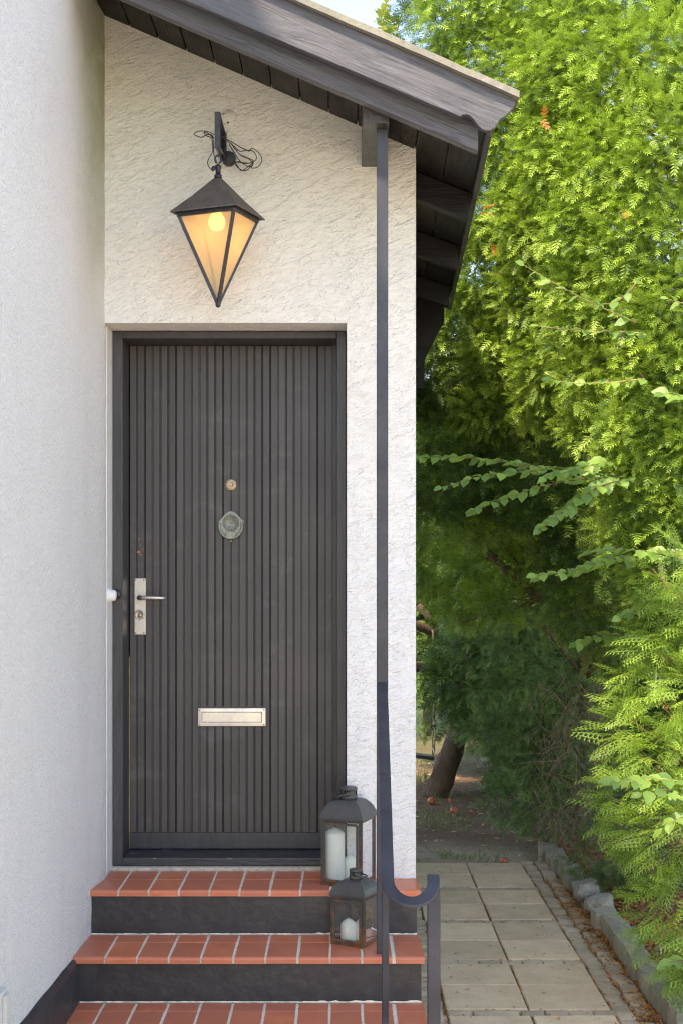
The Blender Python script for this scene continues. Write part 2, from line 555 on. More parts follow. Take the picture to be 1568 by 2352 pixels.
# ---------------------------------------------------------------- garden path: slabs and cobbles
path = root('garden_path', (.8, 6.5, .0), label='path of square concrete slabs edged with small cobbles', kind='structure')
mb = MB(); mb.box(.29, 1.40, 2.0, 9.14, -.05, .006); BED = mat_stone('sandy_joint', (.16,.115,.07), (.26,.19,.12), 40, .004)
mb.build('path_bed', BED, path)
def stone_mesh(name, mat, sx, sy, sz, seed, jit=.12, inset=.10):
    r = random.Random(seed); v = []
    def j(a): return (r.random()-.5) * a
    c = [(-1,-1),(1,-1),(1,1),(-1,1)]
    j0 = [(j(jit)*sx, j(jit)*sy) for _ in c]
    for z, k in ((-sz, 1.0), (-sz*.22, 1.0), (0, 1-inset)):
        for i, (a, b) in enumerate(c):
            v.append((a*sx/2*k + j0[i][0], b*sy/2*k + j0[i][1], z + (j(.18)*sz if z == 0 else 0)))
    v.append((j(.1)*sx, j(.1)*sy, .04*sz + j(.08)*sz))
    f = [(3,2,1,0)]
    for L in (0, 4):
        for i in range(4):
            q = (i+1) % 4
            f.append((L+i, L+q, L+4+q, L+4+i))
    for i in range(4): f.append((8+i, 8+(i+1) % 4, 12))
    me = bpy.data.meshes.new(name); me.from_pydata(v, [], f); me.materials.append(mat); me.update()
    return me
slab_me = []
for k in range(3):
    b = MB(); w = .349; e = .004
    pts = []
    for z, q in ((-.04, 0), (-.005, 0), (0, .005)):
        pts += [(-w/2+q, -w/2+q, z), (w/2-q, -w/2+q, z), (w/2-q, w/2-q, z), (-w/2+q, w/2-q, z)]
    fs = [(3,2,1,0), (8,9,10,11)]
    for L in (0, 4):
        for i in range(4):
            fs.append((L+i, L+(i+1)%4, L+4+(i+1)%4, L+4+i))
    b.add(pts, fs); slab_me.append(b.mesh('slab', SLAB))
# rows read from the picture: two slabs, then a row of cobbles
y_rows = []; cob_rows = []
Yc = 9.06
y = Yc
pat = 0
seq = []
while y > 2.2:
    seq.append(('s', y)); y -= .353
    seq.append(('s', y)); y -= .353
    if y > 2.2:
        seq.append(('c', y)); y -= .078
for kind, y in seq:
    if kind == 's':
        for cx in (.445+.176, .80+.178):
            o = link('slab', random.choice(slab_me), path, (cx + random.uniform(-.002,.002), y - .176, .030 + random.uniform(-.002,.003)))
            o.rotation_euler = (random.uniform(-.006,.006), random.uniform(-.006,.006), random.uniform(-.006,.006))
cob_me = [stone_mesh('cobble', COBBLE, .104, .066, .05, s, .10) for s in range(6)]
cob_sq = [stone_mesh('cobble', COBBLE, .082, .088, .05, 20+s, .12) for s in range(7)]
ncob = 0
for kind, y in seq:
    if kind == 'c' and y > 4.6:
        for i in range(7):
            x = .50 + i * .103
            o = link('cobble', random.choice(cob_me), path, (x + random.uniform(-.004,.004), y - .038, .026 + random.uniform(-.003,.003)))
            o.rotation_euler = (0, 0, random.uniform(-.07,.07)); ncob += 1
# two columns of cobbles on the right, one on the left beside the steps
rest = MB()
yy = 9.1
while yy > 4.7:
    for cx in (1.203, 1.293):
        if random.random() < .97:
            o = link('cobble', random.choice(cob_sq), path, (cx + random.uniform(-.007,.007), yy + random.uniform(-.006,.006), .024 + random.uniform(-.006,.004)))
            o.rotation_euler = (random.uniform(-.05,.05), random.uniform(-.05,.05), random.uniform(-.12,.12) + random.choice((0, math.pi))); ncob += 1
    yy -= .096
yy = 8.2
while yy > 4.7:
    o = link('cobble', random.choice(cob_me), path, (.385 + random.uniform(-.006,.006), yy, .022 + random.uniform(-.004,.004)))
    o.rotation_euler = (random.uniform(-.05,.05), 0, random.uniform(-.06,.06)); ncob += 1
    yy -= .072
yy = 4.65
while yy > 2.2:
    for cx in (.385, 1.203, 1.293):
        rest.box(cx-.04, cx+.04, yy-.04, yy+.04, -.02, .024)
    yy -= .09
tag(rest.build('cobble_run', COBBLE, path), kind='stuff')

# kerb of rough granite setts
kerb = root('stone_kerb', (1.42, 6.5, 0), label='low kerb of rough granite stones edging the planted bed', cat='kerb')
tag(kerb, kind='thing')
yy = 9.4
i = 0
while yy > 2.5:
    L = random.uniform(.11, .22)
    if 7.72 < yy < 7.95: yy -= .04
    me = stone_mesh('kerb_stone', KERB, .105 + random.uniform(-.012,.02), L - .003, .16, 100+i, .10, .07)
    xk = 1.405 if yy < 8.6 else 1.405 - (yy-8.6)*.05
    o = link('kerb_stone', me, kerb, (xk + random.uniform(-.012,.012), yy - L/2, .100 + random.uniform(-.006,.010)))
    o.rotation_euler = (random.uniform(-.05,.05), random.uniform(-.07,.05), random.uniform(-.06,.06))
    yy -= L; i += 1

def rock(name, loc, s, seed, label):
    v = []; r = random.Random(seed)
    import bmesh
    bm = bmesh.new(); bmesh.ops.create_icosphere(bm, subdivisions=3, radius=1)
    for q in bm.verts:
        n = mnoise.noise(q.co * 1.3 + Vector((seed, 0, 0)))
        q.co *= (1 + n * .45)
        q.co.x = max(min(q.co.x, .8), -.85); q.co.z = min(q.co.z, .62 + .25 * q.co.x)
        q.co = Vector((q.co.x*s[0], q.co.y*s[1], q.co.z*s[2]))
    me = bpy.data.meshes.new(name); bm.to_mesh(me); bm.free(); me.materials.append(ROCK)
    o = link(name, me, None, loc); o.location = loc
    return tag(o, label, 'rock', 'loose rocks on the kerb')
rock('rock', (1.37, 7.86, .13), (.088, .075, .07), 3, 'brownish loose rock on the kerb, the farther of the two')
rock('rock', (1.40, 7.62, .11), (.085, .07, .06), 8, 'bluish grey loose rock on the kerb, the nearer of the two')

# ---------------------------------------------------------------- house
house = root('house', (-.3, 6.5, 0), label='white plastered house with black panelled front door under a sloping porch roof', cat='house')
YW, YF, YD = 5.664, 5.839, 6.015      # porch wall face, door frame face, door face
Z = lambda r: GZ + r
def wallgrid(name, mat, pts, nu, nv, amp, nrm, seed=0, scale=9):
    """bilinear patch with slight real unevenness; pts = 4 corners"""
    a, b, c, d = [Vector(p) for p in pts]
    vs = []; nrm = Vector(nrm)
    for j in range(nv+1):
        for i in range(nu+1):
            u, v = i/nu, j/nv
            p = a*(1-u)*(1-v) + b*u*(1-v) + c*u*v + d*(1-u)*v
            h = mnoise.noise(p*scale + Vector((seed,0,0)))*.6 + mnoise.noise(p*scale*3.1)*.4
            vs.append(p + nrm * (h*amp))
    fs = [(j*(nu+1)+i, j*(nu+1)+i+1, (j+1)*(nu+1)+i+1, (j+1)*(nu+1)+i) for j in range(nv) for i in range(nu)]
    return vs, fs
roofz = lambda x: Z(1.731) - (x - .294) * .434          # underside of the soffit at the porch wall
XL, XR = -.968, .294
OZ = Z(1.028); OX = .0145                               # opening of the door
mb = MB()
# above the opening
vs, fs = wallgrid('w', None, [(XL-.03,YW,OZ),(OX,YW,OZ),(OX,YW,roofz(OX)+.02),(XL-.03,YW,roofz(XL)+.02)], 90, 90, .003, (0,-1,0))
mb.add(vs, fs, True)
vs, fs = wallgrid('w', None, [(OX,YW,OZ),(XR,YW,OZ),(XR,YW,roofz(XR)+.02),(OX,YW,roofz(OX)+.02)], 30, 70, .003, (0,-1,0))
mb.add(vs, fs, True)
vs, fs = wallgrid('w', None, [(OX,YW,Z(-1.233)),(XR,YW,Z(-1.233)),(XR,YW,OZ),(OX,YW,OZ)], 30, 150, .003, (0,-1,0))
mb.add(vs, fs, True)
# reveal: head and right side, then the back of the wall
mb.add([(XL-.03,YW,OZ),(XL-.03,YF+.2,OZ),(OX,YF+.2,OZ),(OX,YW,OZ)], [(0,1,2,3)])
mb.add([(OX,YW,OZ),(OX,YF+.2,OZ),(OX,YF+.2,Z(-1.25)),(OX,YW,Z(-1.25))], [(0,1,2,3)])
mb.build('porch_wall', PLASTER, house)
# side wall of the porch running back (slightly splayed), and the rest of the body
mb = MB()
vs, fs = wallgrid('w', None, [(XR,YW,Z(-1.9)),(XR,9.6,Z(-1.9)),(XR,9.6,roofz(XR)+.02),(XR,YW,roofz(XR)+.02)], 60, 60, .003, (1,0,0))
mb.add(vs, fs, True)
mb.add([(XR,YW,Z(-1.9)),(OX,YW,Z(-1.9)),(OX,YW,Z(-1.24)),(XR,YW,Z(-1.24))], [(0,3,2,1)])
mb.add([(XR,9.6,Z(-1.9)),(-3,9.6,Z(-1.9)),(-3,9.6,Z(2.6)),(XR,9.6,roofz(XR))], [(0,1,2,3)])
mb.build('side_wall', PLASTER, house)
# the big wing on the left; its unseen height and front reach are shaped to block sun
mb = MB()
XW = -.968
def xw(y):
    k = [(2.0,-1.006),(4.5,-1.002),(5.14,-.998),(5.45,-.990),(5.58,-.976),(5.664,-.9685),(6.2,-.968)]
    for (a0, b0), (a1, b1) in zip(k, k[1:]):
        if y <= a1: return b0 + (b1-b0)*(y-a0)/(a1-a0)
    return k[-1][1]
vs, fs = wallgrid('w', None, [(XW-.010,2.4,Z(-1.9)),(XW,YF+.02,Z(-1.9)),(XW,YF+.02,Z(3.30)),(XW-.010,2.4,Z(3.30))], 150, 150, .0025, (1,0,0), 5)
vs = [Vector((v.x - (XW - .010*(5.86-v.y)/3.46) + xw(v.y), v.y, v.z)) for v in vs]
mb.add(vs, fs, True)
mb.add([(XW-.01,2.4,Z(-1.9)),(XW-.01,2.4,Z(3.30)),(-4.5,2.4,Z(3.30)),(-4.5,2.4,Z(-1.9))], [(0,1,2,3)])
mb.add([(XW,9.6,Z(2.0)),(XW,9.6,Z(3.30)),(XW,YF,Z(3.30)),(XW,YF,Z(2.0))], [(0,1,2,3)])
mb.add([(-4.5,2.4,Z(-1.9)),(-4.5,2.4,Z(3.30)),(-4.5,9.6,Z(3.30)),(-4.5,9.6,Z(-1.9))], [(0,1,2,3)])
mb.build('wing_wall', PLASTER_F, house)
mb = MB(); mb.box(-4.6, XW, 2.3, 9.7, Z(3.30), Z(3.38)); mb.build('wing_roof', W_PURLIN, house)
# black plinth on the wing, starting at the second riser
mb = MB()
n = 26; vs = []; fs = []
for i in range(n+1):
    y = 2.4 + (5.17-2.4)*i/n
    zt = Z(-1.392) + (.0018*math.sin(i*1.9)) - (0.03*(y-4.2)/1.0 if y > 4.2 else 0)
    xa = xw(y)
    vs += [(xa, y, zt+.004), (xa+.010, y, zt), (xa+.022, y, zt-.03), (xa+.026, y, Z(-1.9))]
for i in range(n):
    for k in range(3): fs.append((i*4+k, i*4+k+1, i*4+5+k, i*4+4+k))
fs = [tuple(reversed(f)) for f in fs]
mb.add(vs, fs, True); mb.build('plinth', PLINTH, house)
# mortar bead down the inside corner, cream strip beside the frame
mb = MB(); mb.box(-.972, -.9665, 5.70, YF, Z(-1.219), Z(1.02)); mb.build('corner_strip', WHITEP, house)
mb = MB(); mb.box(-.988, -.9675, YF-.035, YF-.004, Z(-1.215), Z(1.02)); 
mb.build('jamb_strip', WHITEP, house)

# door frame
frame = MB()
fx0, fx1, fi0, fi1 = -.9665, .0128, -.9235, -.0274
ft, fit, fib, fb = Z(1.0255), Z(.9945), Z(-1.184), Z(-1.219)
frame.box(fx0, fi0, YF, YD+.07, fb, ft)
frame.box(fi1, fx1, YF, YD+.07, fb, ft)
frame.box(fi0, fi1, YF, YD+.07, fit, ft)
dfr = frame.build('door_frame', FRAME, house, bevel=.003)
mb = MB(); mb.box(fi0, fi1, YF-.002, YD+.07, fb, fib); mb.build('door_sill', FRAME_W, dfr, bevel=.004)
mb = MB(); mb.box(-.045, fi1, YD-.012, YD+.06, fib, fit); mb.build('rebate', FRAME, dfr)
mb = MB(); mb.box(-.985, OX, YF-.03, YF+.03, Z(-1.25), Z(-1.2192)); mb.build('mortar_strip', MORTAR, house, bevel=.006)
mb = MB(); mb.box(-1.0, .1, YD+.08, YD+.10, Z(-1.3), Z(1.1)); mb.build('dark_backing', DARK, house)  # near-black sheet paints in the dark of the space behind the door

# door: 26 boards with a bead at each joint
dx0, dx1, dz0, dz1 = -.920, -.0405, Z(-1.181), Z(.9925)
door = root('door', (0,0,0)); door.parent = house; door.location = -worldloc(house) + Vector((-.48, YD, dz0))
door.name = 'door'
NB = 26; bw = (dx1-dx0)/NB
zb = dz0 + .072
prof = [(0, .006), (.0012, 0), (bw-.0072, 0), (bw-.0066, .0075), (bw-.0048, .0075), (bw-.0044,.0015), (bw-.0026,.0015), (bw-.0020,.0075), (bw, .0075)]
b = MB()
vs = []
for z in (0, dz1-zb):
    for (x, d) in prof: vs.append((x, d, z))
n = len(prof)
b.add(vs, [(i, i+1, n+i+1, n+i) for i in range(n-1)])
bme = b.mesh('board', DOOR)
for k in range(NB):
    o = link('board', bme, door, (dx0 + k*bw, YD + random.uniform(-.0006,.0006), zb))
mb = MB(); mb.box(dx0, dx1, YD-.004, YD+.04, dz0, zb-.001); mb.build('kick_board', FRAME, door, bevel=.003)
mb = MB(); mb.box(dx0-.0005, dx1+.0005, YD+.0075, YD+.045, zb-.001, dz1); mb.build('door_core', DARK, door)
EDGE = mat_paint('bare_wood_edge', (.42,.30,.18), .7, .001, .3, 12)
mb = MB(); mb.box(dx0-.0042, dx0-.0012, YD+.001, YD+.04, dz0, Z(-.35)); mb.build('worn_edge', EDGE, door)
mb = MB()
for (x, y, w, h) in ((320,1238,5,6),(322,1252,3,3),(318,1268,9,7),(329,1262,3,10),(323,1274,7,4)):
    p = P(x, y, YD-.0008); ww = w*YD/F/2; hh = h*YD/F/2
    mb.add([(p.x-ww,p.y,p.z-hh*.6),(p.x+ww*.5,p.y,p.z-hh),(p.x+ww,p.y,p.z+hh*.3),(p.x-ww*.2,p.y,p.z+hh)], [(0,1,2,3)])
CHIP = mat_paint('chipped_wood', (.40,.20,.10), .8, .001, .5, 90)
mb.build('paint_chip', CHIP, door)

# peephole
mb = MB(); c = P(530.8, 1113.6, YD)
mb.lathe([(.0001,-.001),(.0245,-.001),(.0245,.003),(.022,.005),(.018,.005),(.016,.008),(.0125,.008),(.010,.004),(.0001,.004)], c, 'Y', 28)
ph = mb.build('peephole', BRASS, door)
mb = MB(); mb.lathe([(.0095,.003),(.0065,.0045),(.0035,.008),(.0001,.0095)], c, 'Y', 18); mb.build('lens', GREYP, ph)
# knocker with a raised letter P
kc = P(531, 1203.5, YD)
mb = MB()
s = (YD/F) * .5742 * (1/5.88)       # metres per pixel of the close-up this outline was read from
cx, cy = 618, 1400
out = [(618,1095),(560,1105),(500,1150),(455,1200),(400,1260),(345,1310),(320,1350),(325,1400),(350,1420),(350,1470),(370,1560),(400,1620),(450,1680),(520,1730),(618,1745),(700,1735),(770,1695),(830,1640),(870,1570),(885,1500),(880,1440),(910,1400),(928,1350),(905,1310),(850,1270),(790,1200),(740,1150),(680,1110)]
poly = [(kc.x + (x-cx)*s, kc.z + (cy-y)*s) for x, y in out]
poly = list(reversed(poly)) if False else poly
mb.prism(poly, YD-.009, YD+.002)
kn = mb.build('door_knocker', PATINA, door, bevel=.003)
mb = MB()
ring = [(618 + 270*math.sin(t), 1455 - 285*math.cos(t)*1.0) for t in [math.radians(a) for a in range(70, 291, 12)]]
mb.tube([(kc.x+(x-cx)*s, YD-.015-.004*math.sin(i*.17), kc.z+(cy-y)*s) for i,(x,y) in enumerate(ring)], .0052, 10)
mb.box(kc.x-105*s, kc.x+105*s, YD-.024, YD-.006, kc.z-(1740-cy)*s, kc.z-(1590-cy)*s)
mb.build('ring', PATINA, kn, bevel=.0015)
mb = MB(); d0 = (kc.x, YD-.008, kc.z + (cy-1370)*s)
mb.lathe([(.0001,.003),(165*s,.003),(168*s,.006),(180*s,.006),(184*s,.0025),(200*s,.0)], d0, 'Y', 30)
mb.build('disc', PATINA, kn)
mb = MB(); mb.box(d0[0]-40*s, d0[0]-12*s, YD-.0145, YD-.010, d0[2]-80*s, d0[2]+70*s)
arc = [(d0[0]-20*s, YD-.0125, d0[2]+62*s)] + [(d0[0]+25*s+38*s*math.sin(t), YD-.0125, d0[2]+25*s+38*s*math.cos(t)) for t in [math.radians(a) for a in range(0,181,20)]] + [(d0[0]-20*s, YD-.0125, d0[2]-12*s)]
mb.tube(arc, .0026, 8); mb.build('letter', PATINA, kn)
mb = MB(); mb.lathe([(.0001,-.001),(.0062,0),(.0062,.012),(.0001,.014)], (kc.x, YD, kc.z-(1805-cy)*s), 'Y', 14); mb.build('stop_stud', BRASS, kn)
# letter plate
x0, x1 = P(455.5,0,YD).x, P(610.7,0,YD).x; z1, z0 = P(0,1627,YD).z, P(0,1668,YD).z
mb = MB()
mb.box(x0-.006, x1+.006, YD-.002, YD+.002, z0-.005, z1+.008)
lp = mb.build('letter_plate', FRAME, door)
def ringplate(x0,x1,z0,z1,b,y0,y1,yi):
    m_ = MB()
    vs = [(x0,y0,z0),(x1,y0,z0),(x1,y0,z1),(x0,y0,z1),(x0+b,y0-.001,z0+b),(x1-b,y0-.001,z0+b),(x1-b,y0-.001,z1-b),(x0+b,y0-.001,z1-b),
          (x0+b*1.12,yi,z0+b*1.12),(x1-b*1.12,yi,z0+b*1.12),(x1-b*1.12,yi,z1-b*1.12),(x0+b*1.12,yi,z1-b*1.12),
          (x0,y1,z0),(x1,y1,z0),(x1,y1,z1),(x0,y1,z1)]
    fs = []
    for i in range(4):
        j = (i+1)%4
        fs += [(i,j,4+j,4+i),(4+i,4+j,8+j,8+i),(12+i,12+j,j,i)]
    m_.add(vs, fs); return m_
ringplate(x0,x1,z0,z1,.016,YD-.006,YD-.001,YD-.003).build('surround', GALV, lp, bevel=.0012)
mb = MB(); mb.box(x0+.018, x1-.018, YD-.0042, YD-.002, z0+.018, z1-.018); mb.build('flap', GALV, lp, bevel=.001)
mb = MB()
for (x, z) in ((x0+.007,z0+.007),(x1-.007,z0+.007),(x0+.007,z1-.007),(x1-.007,z1-.007)):
    mb.lathe([(.0035,0),(.0035,.0012),(.0001,.0020)], (x, YD-.006, z), 'Y', 10)
mb.build('screw', BRASS, lp)
# handle plate, lever, lock
x0, x1 = P(308.5,0,YD).x, P(335.2,0,YD).x; z1, z0 = P(0,1328,YD).z, P(0,1458.5,YD).z
mb = MB(); mb.box(x0, x1, YD-.006, YD+.001, z0, z1); hp = mb.build('handle_plate', GALV, door, bevel=.003)
mb = MB()
for (x, z) in ((x0+.007,z0+.009),(x1-.007,z0+.009),(x0+.007,z1-.009),(x1-.007,z1-.009)):
    mb.lathe([(.0037,0),(.0037,.0012),(.0001,.0020)], (x, YD-.006, z), 'Y', 10)
mb.build('screw', BRASS, hp)
lc = P(322, 1373, YD)
mb = MB(); mb.lathe([(.012,.005),(.012,.009),(.0085,.010),(.0085,.045),(.0001,.046)], lc, 'Y', 18)
mb.tube([(lc.x,YD-.045,lc.z),(lc.x+.02,YD-.052,lc.z+.0005),(lc.x+.06,YD-.054,lc.z),(lc.x+.10,YD-.050,lc.z-.001),(lc.x+.118,YD-.046,lc.z)], [.0088,.0092,.0085,.0075,.006], 12)
mb.build('lever', GALV, hp)
kc2 = P(322, 1412, YD)
mb = MB(); mb.lathe([(.0215,.004),(.0215,.010),(.0185,.014),(.0155,.0125),(.0145,.010),(.0001,.010)], kc2, 'Y', 24)
lk = mb.build('lock', GALV, hp)
mb = MB(); mb.lathe([(.0085,.009),(.0085,.0125),(.0001,.0128)], (kc2.x, kc2.y, kc2.z-.003), 'Y', 16); mb.build('key_cylinder', BRASS, hp)

# bell push on the frame; white boss on the wing
mb = MB(); c = P(268, 1365, YF)
mb.lathe([(.0001,-.001),(.0205,0),(.0205,.006),(.017,.010),(.010,.013),(.006,.014),(.006,.019),(.0001,.020)], c, 'Y', 24)
build_centered(mb, 'doorbell_button', BLACKP, label='round black bell push screwed to the left side of the door frame', cat='doorbell')
mb = MB()
cz = P(0,1368,5.70).z
mb.lathe([(.030,0),(.030,.012),(.024,.020),(.022,.034),(.016,.038),(.0001,.040)], (-.972, 5.735, cz), 'X', 22)
build_centered(mb, 'wall_boss', WHITEP, label='round white painted boss on the wing wall level with the bell push', cat='wall fitting')
# grey socket box low on the wing
mb = MB(); z1 = Z(-1.205); xa = xw(4.03)-.001
mb.box(xa, xa+.022, 3.985, 4.075, z1-.14, z1); r_ = root('outdoor_socket', (xa, 4.03, z1-.14), label='small pale grey socket box low on the white wing wall', cat='socket')
mb.build('box', GREYP, r_, bevel=.003)
mb = MB(); mb.box(xa+.0215, xa+.034, 4.012, 4.070, z1-.13, z1-.010); mb.build('lid', GREYP, r_, bevel=.003)

# ---------------------------------------------------------------- porch roof
roof = root('roof'); roof.parent = house
roof.location = Vector((.0, 6.2, Z(1.9))) - worldloc(house)
splay = lambda x, y: .033 * (y - 5.1) * max(0, min(1, (x - .25) / .25))
RE = 8.35
ca, sa = math.cos(ANG), math.sin(ANG)
nb = 13
xl, xr = -.98, .518
for k in range(nb):
    a = xl + (xr-xl)*k/nb + .003; c = xl + (xr-xl)*(k+1)/nb - .003
    y0 = 5.07
    vs = []
    for yv in (y0, RE):
        for (x, t) in ((a, 0), (c, 0), (c, .02), (a, .02)):
            vs.append((x + splay(x, yv), yv, roofz(x) + t))
    o = MB().add(vs, [(0,1,2,3),(7,6,5,4),(0,4,5,1),(1,5,6,2),(2,6,7,3),(3,7,4,0)]).build('soffit_board', W_SOFFIT, roof)
# covering above
mb = MB()
vs = []
for yv in (5.03, RE):
    for (x, t) in ((xl, .022), (xr+.012, .022), (xr+.012, .065), (xl, .065)):
        vs.append((x + splay(x, yv), yv, roofz(x) + t))
mb.add(vs, [(0,1,2,3),(7,6,5,4),(0,4,5,1),(1,5,6,2),(2,6,7,3),(3,7,4,0)])
FELT = mat_stone('weathered_roof_felt', (.20,.19,.17), (.34,.33,.29), 30, .004, (.28,.28,.16))
mb.build('roof_covering', FELT, roof)
# eaves board down the low side
mb = MB(); vs = []
for yv in (5.05, RE):
    x = xr; q = splay(x, yv)
    for (dx, t) in ((0.001, -.035), (.020, -.040), (.020, .03), (0.001, .03)):
        vs.append((x + dx + q, yv, roofz(x) + t))
mb.add(vs, [(0,1,2,3),(7,6,5,4),(0,4,5,1),(1,5,6,2),(2,6,7,3),(3,7,4,0)])
mb.build('eaves_board', W_PURLIN, roof)
# rafters crossing under the soffit
for yv in (5.94, 6.90, 7.87):
    mb = MB(); xe = xr - .012 + splay(xr, yv); x0 = XR - .0
    f = lambda x: roofz(x - splay(x, yv))
    mb.prism([(x0, f(x0)-.118), (xe, f(xe)-.118), (xe, f(xe)-.002), (x0, f(x0)-.002)], yv, yv+.065)
    r1 = mb.build('rafter', W_BLACK, roof, bevel=.003)
# purlin end carrying the bargeboard
mb = MB(); mb.box(.0735, .168, 5.115, YW+.02, Z(1.663), Z(1.80)); mb.build('purlin', W_PURLIN, roof, bevel=.003)
# lower bargeboard
Y1 = 5.04
p = lambda x, y, Y: (P(x, y, Y).x, P(x, y, Y).z)
q0 = p(1097, 347, Y1)
lowz = lambda x: q0[1] - (x - q0[0]) * .434
mb = MB(); mb.prism([(-.975, lowz(-.975)), (q0[0], q0[1]), (q0[0]+.002, q0[1]+.16), (-.975, lowz(-.975)+.16)], Y1, Y1+.05)
mb.build('bargeboard', W_BOARD, roof, bevel=.004)
# upper bargeboard with the scalloped end
Y2 = 4.965
e = [(1056,267),(1062,263),(1069,262),(1077,264),(1084,270),(1092,280),(1099,289),(1106,295),(1115,299),(1125,299),(1134,294),(1141,285),(1146,276),(1151,271),(1159,267),(1167,259),(1175,249),(1180,243),(1184,226)]
pe = [p(x, y, Y2) for x, y in e]
s0 = pe[0]; t0 = pe[-1]
poly = [(-.975, s0[1] + (s0[0]+.975)*.424)] + pe + [(-.975, t0[1] + (t0[0]+.975)*.434)]
mb = MB(); mb.prism(poly, Y2, Y2+.032)
W_BOARD2 = mat_wood('painted_fascia', (.060,.061,.068), (0, -ANG, 0), 'X', .42, 1.6)
mb.build('bargeboard', W_BOARD2, roof, bevel=.003)
mb = MB()
t1 = p(1186, 212, Y2); 
mb.prism([(-.975, t1[1]+(t1[0]+.975)*.434 - .045), (t1[0]-.012, t1[1]-.040), (t1[0]-.012, t1[1]-.002), (-.975, t1[1]+(t1[0]+.975)*.434-.002)], Y2+.034, Y2+.07)
mb.build('batten', W_PURLIN, roof)
# verge strip on top
mb = MB(); Y3 = 4.935
t2 = p(1192, 207, Y3)
L = [(-.975 + (t2[0]+.975)*i/24) for i in range(25)]
rr = random.Random(3)
top = [(x, t2[1]-(x-t2[0])*.434 + rr.uniform(-.0015,.002)) for x in L]
bot = [(x, z-.024) for x, z in top]
mb.prism(bot + list(reversed(top)), Y3, Y3+.16)
mb.build('verge_strip', FELT, roof)

# far end: dark boards hanging below the roof
mb = MB()
for k in range(9):
    pass
mb.prism([(.30, Z(1.15)), (.46, Z(1.24)), (.60, Z(1.52)), (.60, Z(1.62)), (.30, Z(1.74))], RE-.06, RE)
mb.build('end_board', W_BLACK, roof)
mb = MB(); mb.box(.300, .485, RE-.02, RE+.06, Z(1.12), Z(1.66)); mb.build('end_board', W_BLACK, roof)

# ---------------------------------------------------------------- entrance steps
steps = root('entrance_steps', (-.34, 5.3, 0), label='black painted entrance steps with terracotta tile treads and pale grout', cat='steps')
H1, H2, H3, H4 = -1.233, -1.410, -1.581, -1.745
levels = [  # (height, back Y, joint Y, front Y, right end)
    (H1, 5.812, 5.644, 5.452, .302),
    (H2, 5.470, 5.351, 5.139, .2985),
    (H3, 5.157, 5.050, 4.825, .297),
    (H4, 4.845, 4.730, 4.515, .297)]
mb = MB()
RB = [5.470, 5.157, 4.845, 4.535]
prevh = H1
cols = [-.990] + [-.880 + .1187*k for k in range(10)] + [.298]
for (h, yb, yj, yf, xe), yr in zip(levels, RB):
    mb = MB()
    vs, fs = wallgrid('r', None, [(-1.01,yr,-.02),(.288,yr,-.02),(.288,yr,Z(h)-.0262),(-1.01,yr,Z(h)-.0262)], 120, 24, .0018, (0,-1,0), 3, 14)
    mb.add(vs, fs, True)
    vs, fs = wallgrid('r', None, [(.288,yr,-.02),(.288,6.0 if h == H1 else yr+.34,-.02),(.288,6.0 if h == H1 else yr+.34,Z(h)-.0262),(.288,yr,Z(h)-.0262)], 20, 12, .0018, (1,0,0), 3, 14)
    if h != H1:
        mb.add(vs, fs, True)
    else:
        mb.add([(.288,yr,-.02),(.288,YW,-.02),(.288,YW,Z(h)-.0262),(.288,yr,Z(h)-.0262)], [(0,1,2,3)])
    mb.build('riser', PLINTH, steps)
    # mortar bed that shows as grout between the tiles
    mb = MB(); mb.box(-1.0, xe-.006, yf+.010, yb, Z(h)-.026, Z(h)-.0035); GR = 'grout'
    mb.build('grout', MORTAR, steps)
GROUT = mat_paint('cream_grout', (.78,.72,.58), .9, .002, .2, 70, .2)
for o in bpy.data.objects:
    if o.name.startswith('grout'):
        o.data.materials.clear(); o.data.materials.append(GROUT)
# ragged cream mortar lines where each riser meets the tread below
for h, yr in ((H2, 5.470), (H3, 5.157), (H4, 4.845)):
    vs = []; fs = []; N = 90; r_ = random.Random(int(h*1000))
    for i in range(N+1):
        x = -.995 + (.288+.995)*i/N
        up = .003 + .0035*r_.random()*(1.6 if x > -.1 else .7)
        vs += [(x, yr-.0045-.0035*r_.random(), Z(h)+.0006), (x, yr-.0032, Z(h)+up)]
    for i in range(N): fs.append((2*i, 2*i+2, 2*i+3, 2*i+1))
    MB().add(vs, fs).build('mortar_line', GROUT, steps)
def tile_mesh(w, d, front):
    """tile with its top at z=0 and its back left corner at the origin; front tiles have a rounded nose"""
    t = .012
    if front:
        pr = [(d,-.0135),(d,0),(.012,0),(.006,-.0015),(.002,-.005),(0,-.010),(0,-.024),(.008,-.0255),(.010,-.0135)]
    else:
        pr = [(d,-t),(d,-.001),(d-.001,0),(.001,0),(0,-.001),(0,-t)]
    e = .0012
    vs = [(e if z > -.0012 else 0, y, z) for y, z in pr] + [(w-(e if z > -.0012 else 0), y, z) for y, z in pr]
    n = len(pr)
    fs = [tuple(range(n)), tuple(reversed(range(n, 2*n)))] + [(i, i+n, (i+1)%n+n, (i+1)%n) for i in range(n)]
    b = MB(); b.add(vs, [tuple(reversed(f)) for f in fs]); return b.mesh('tile', TILE)
cache = {}
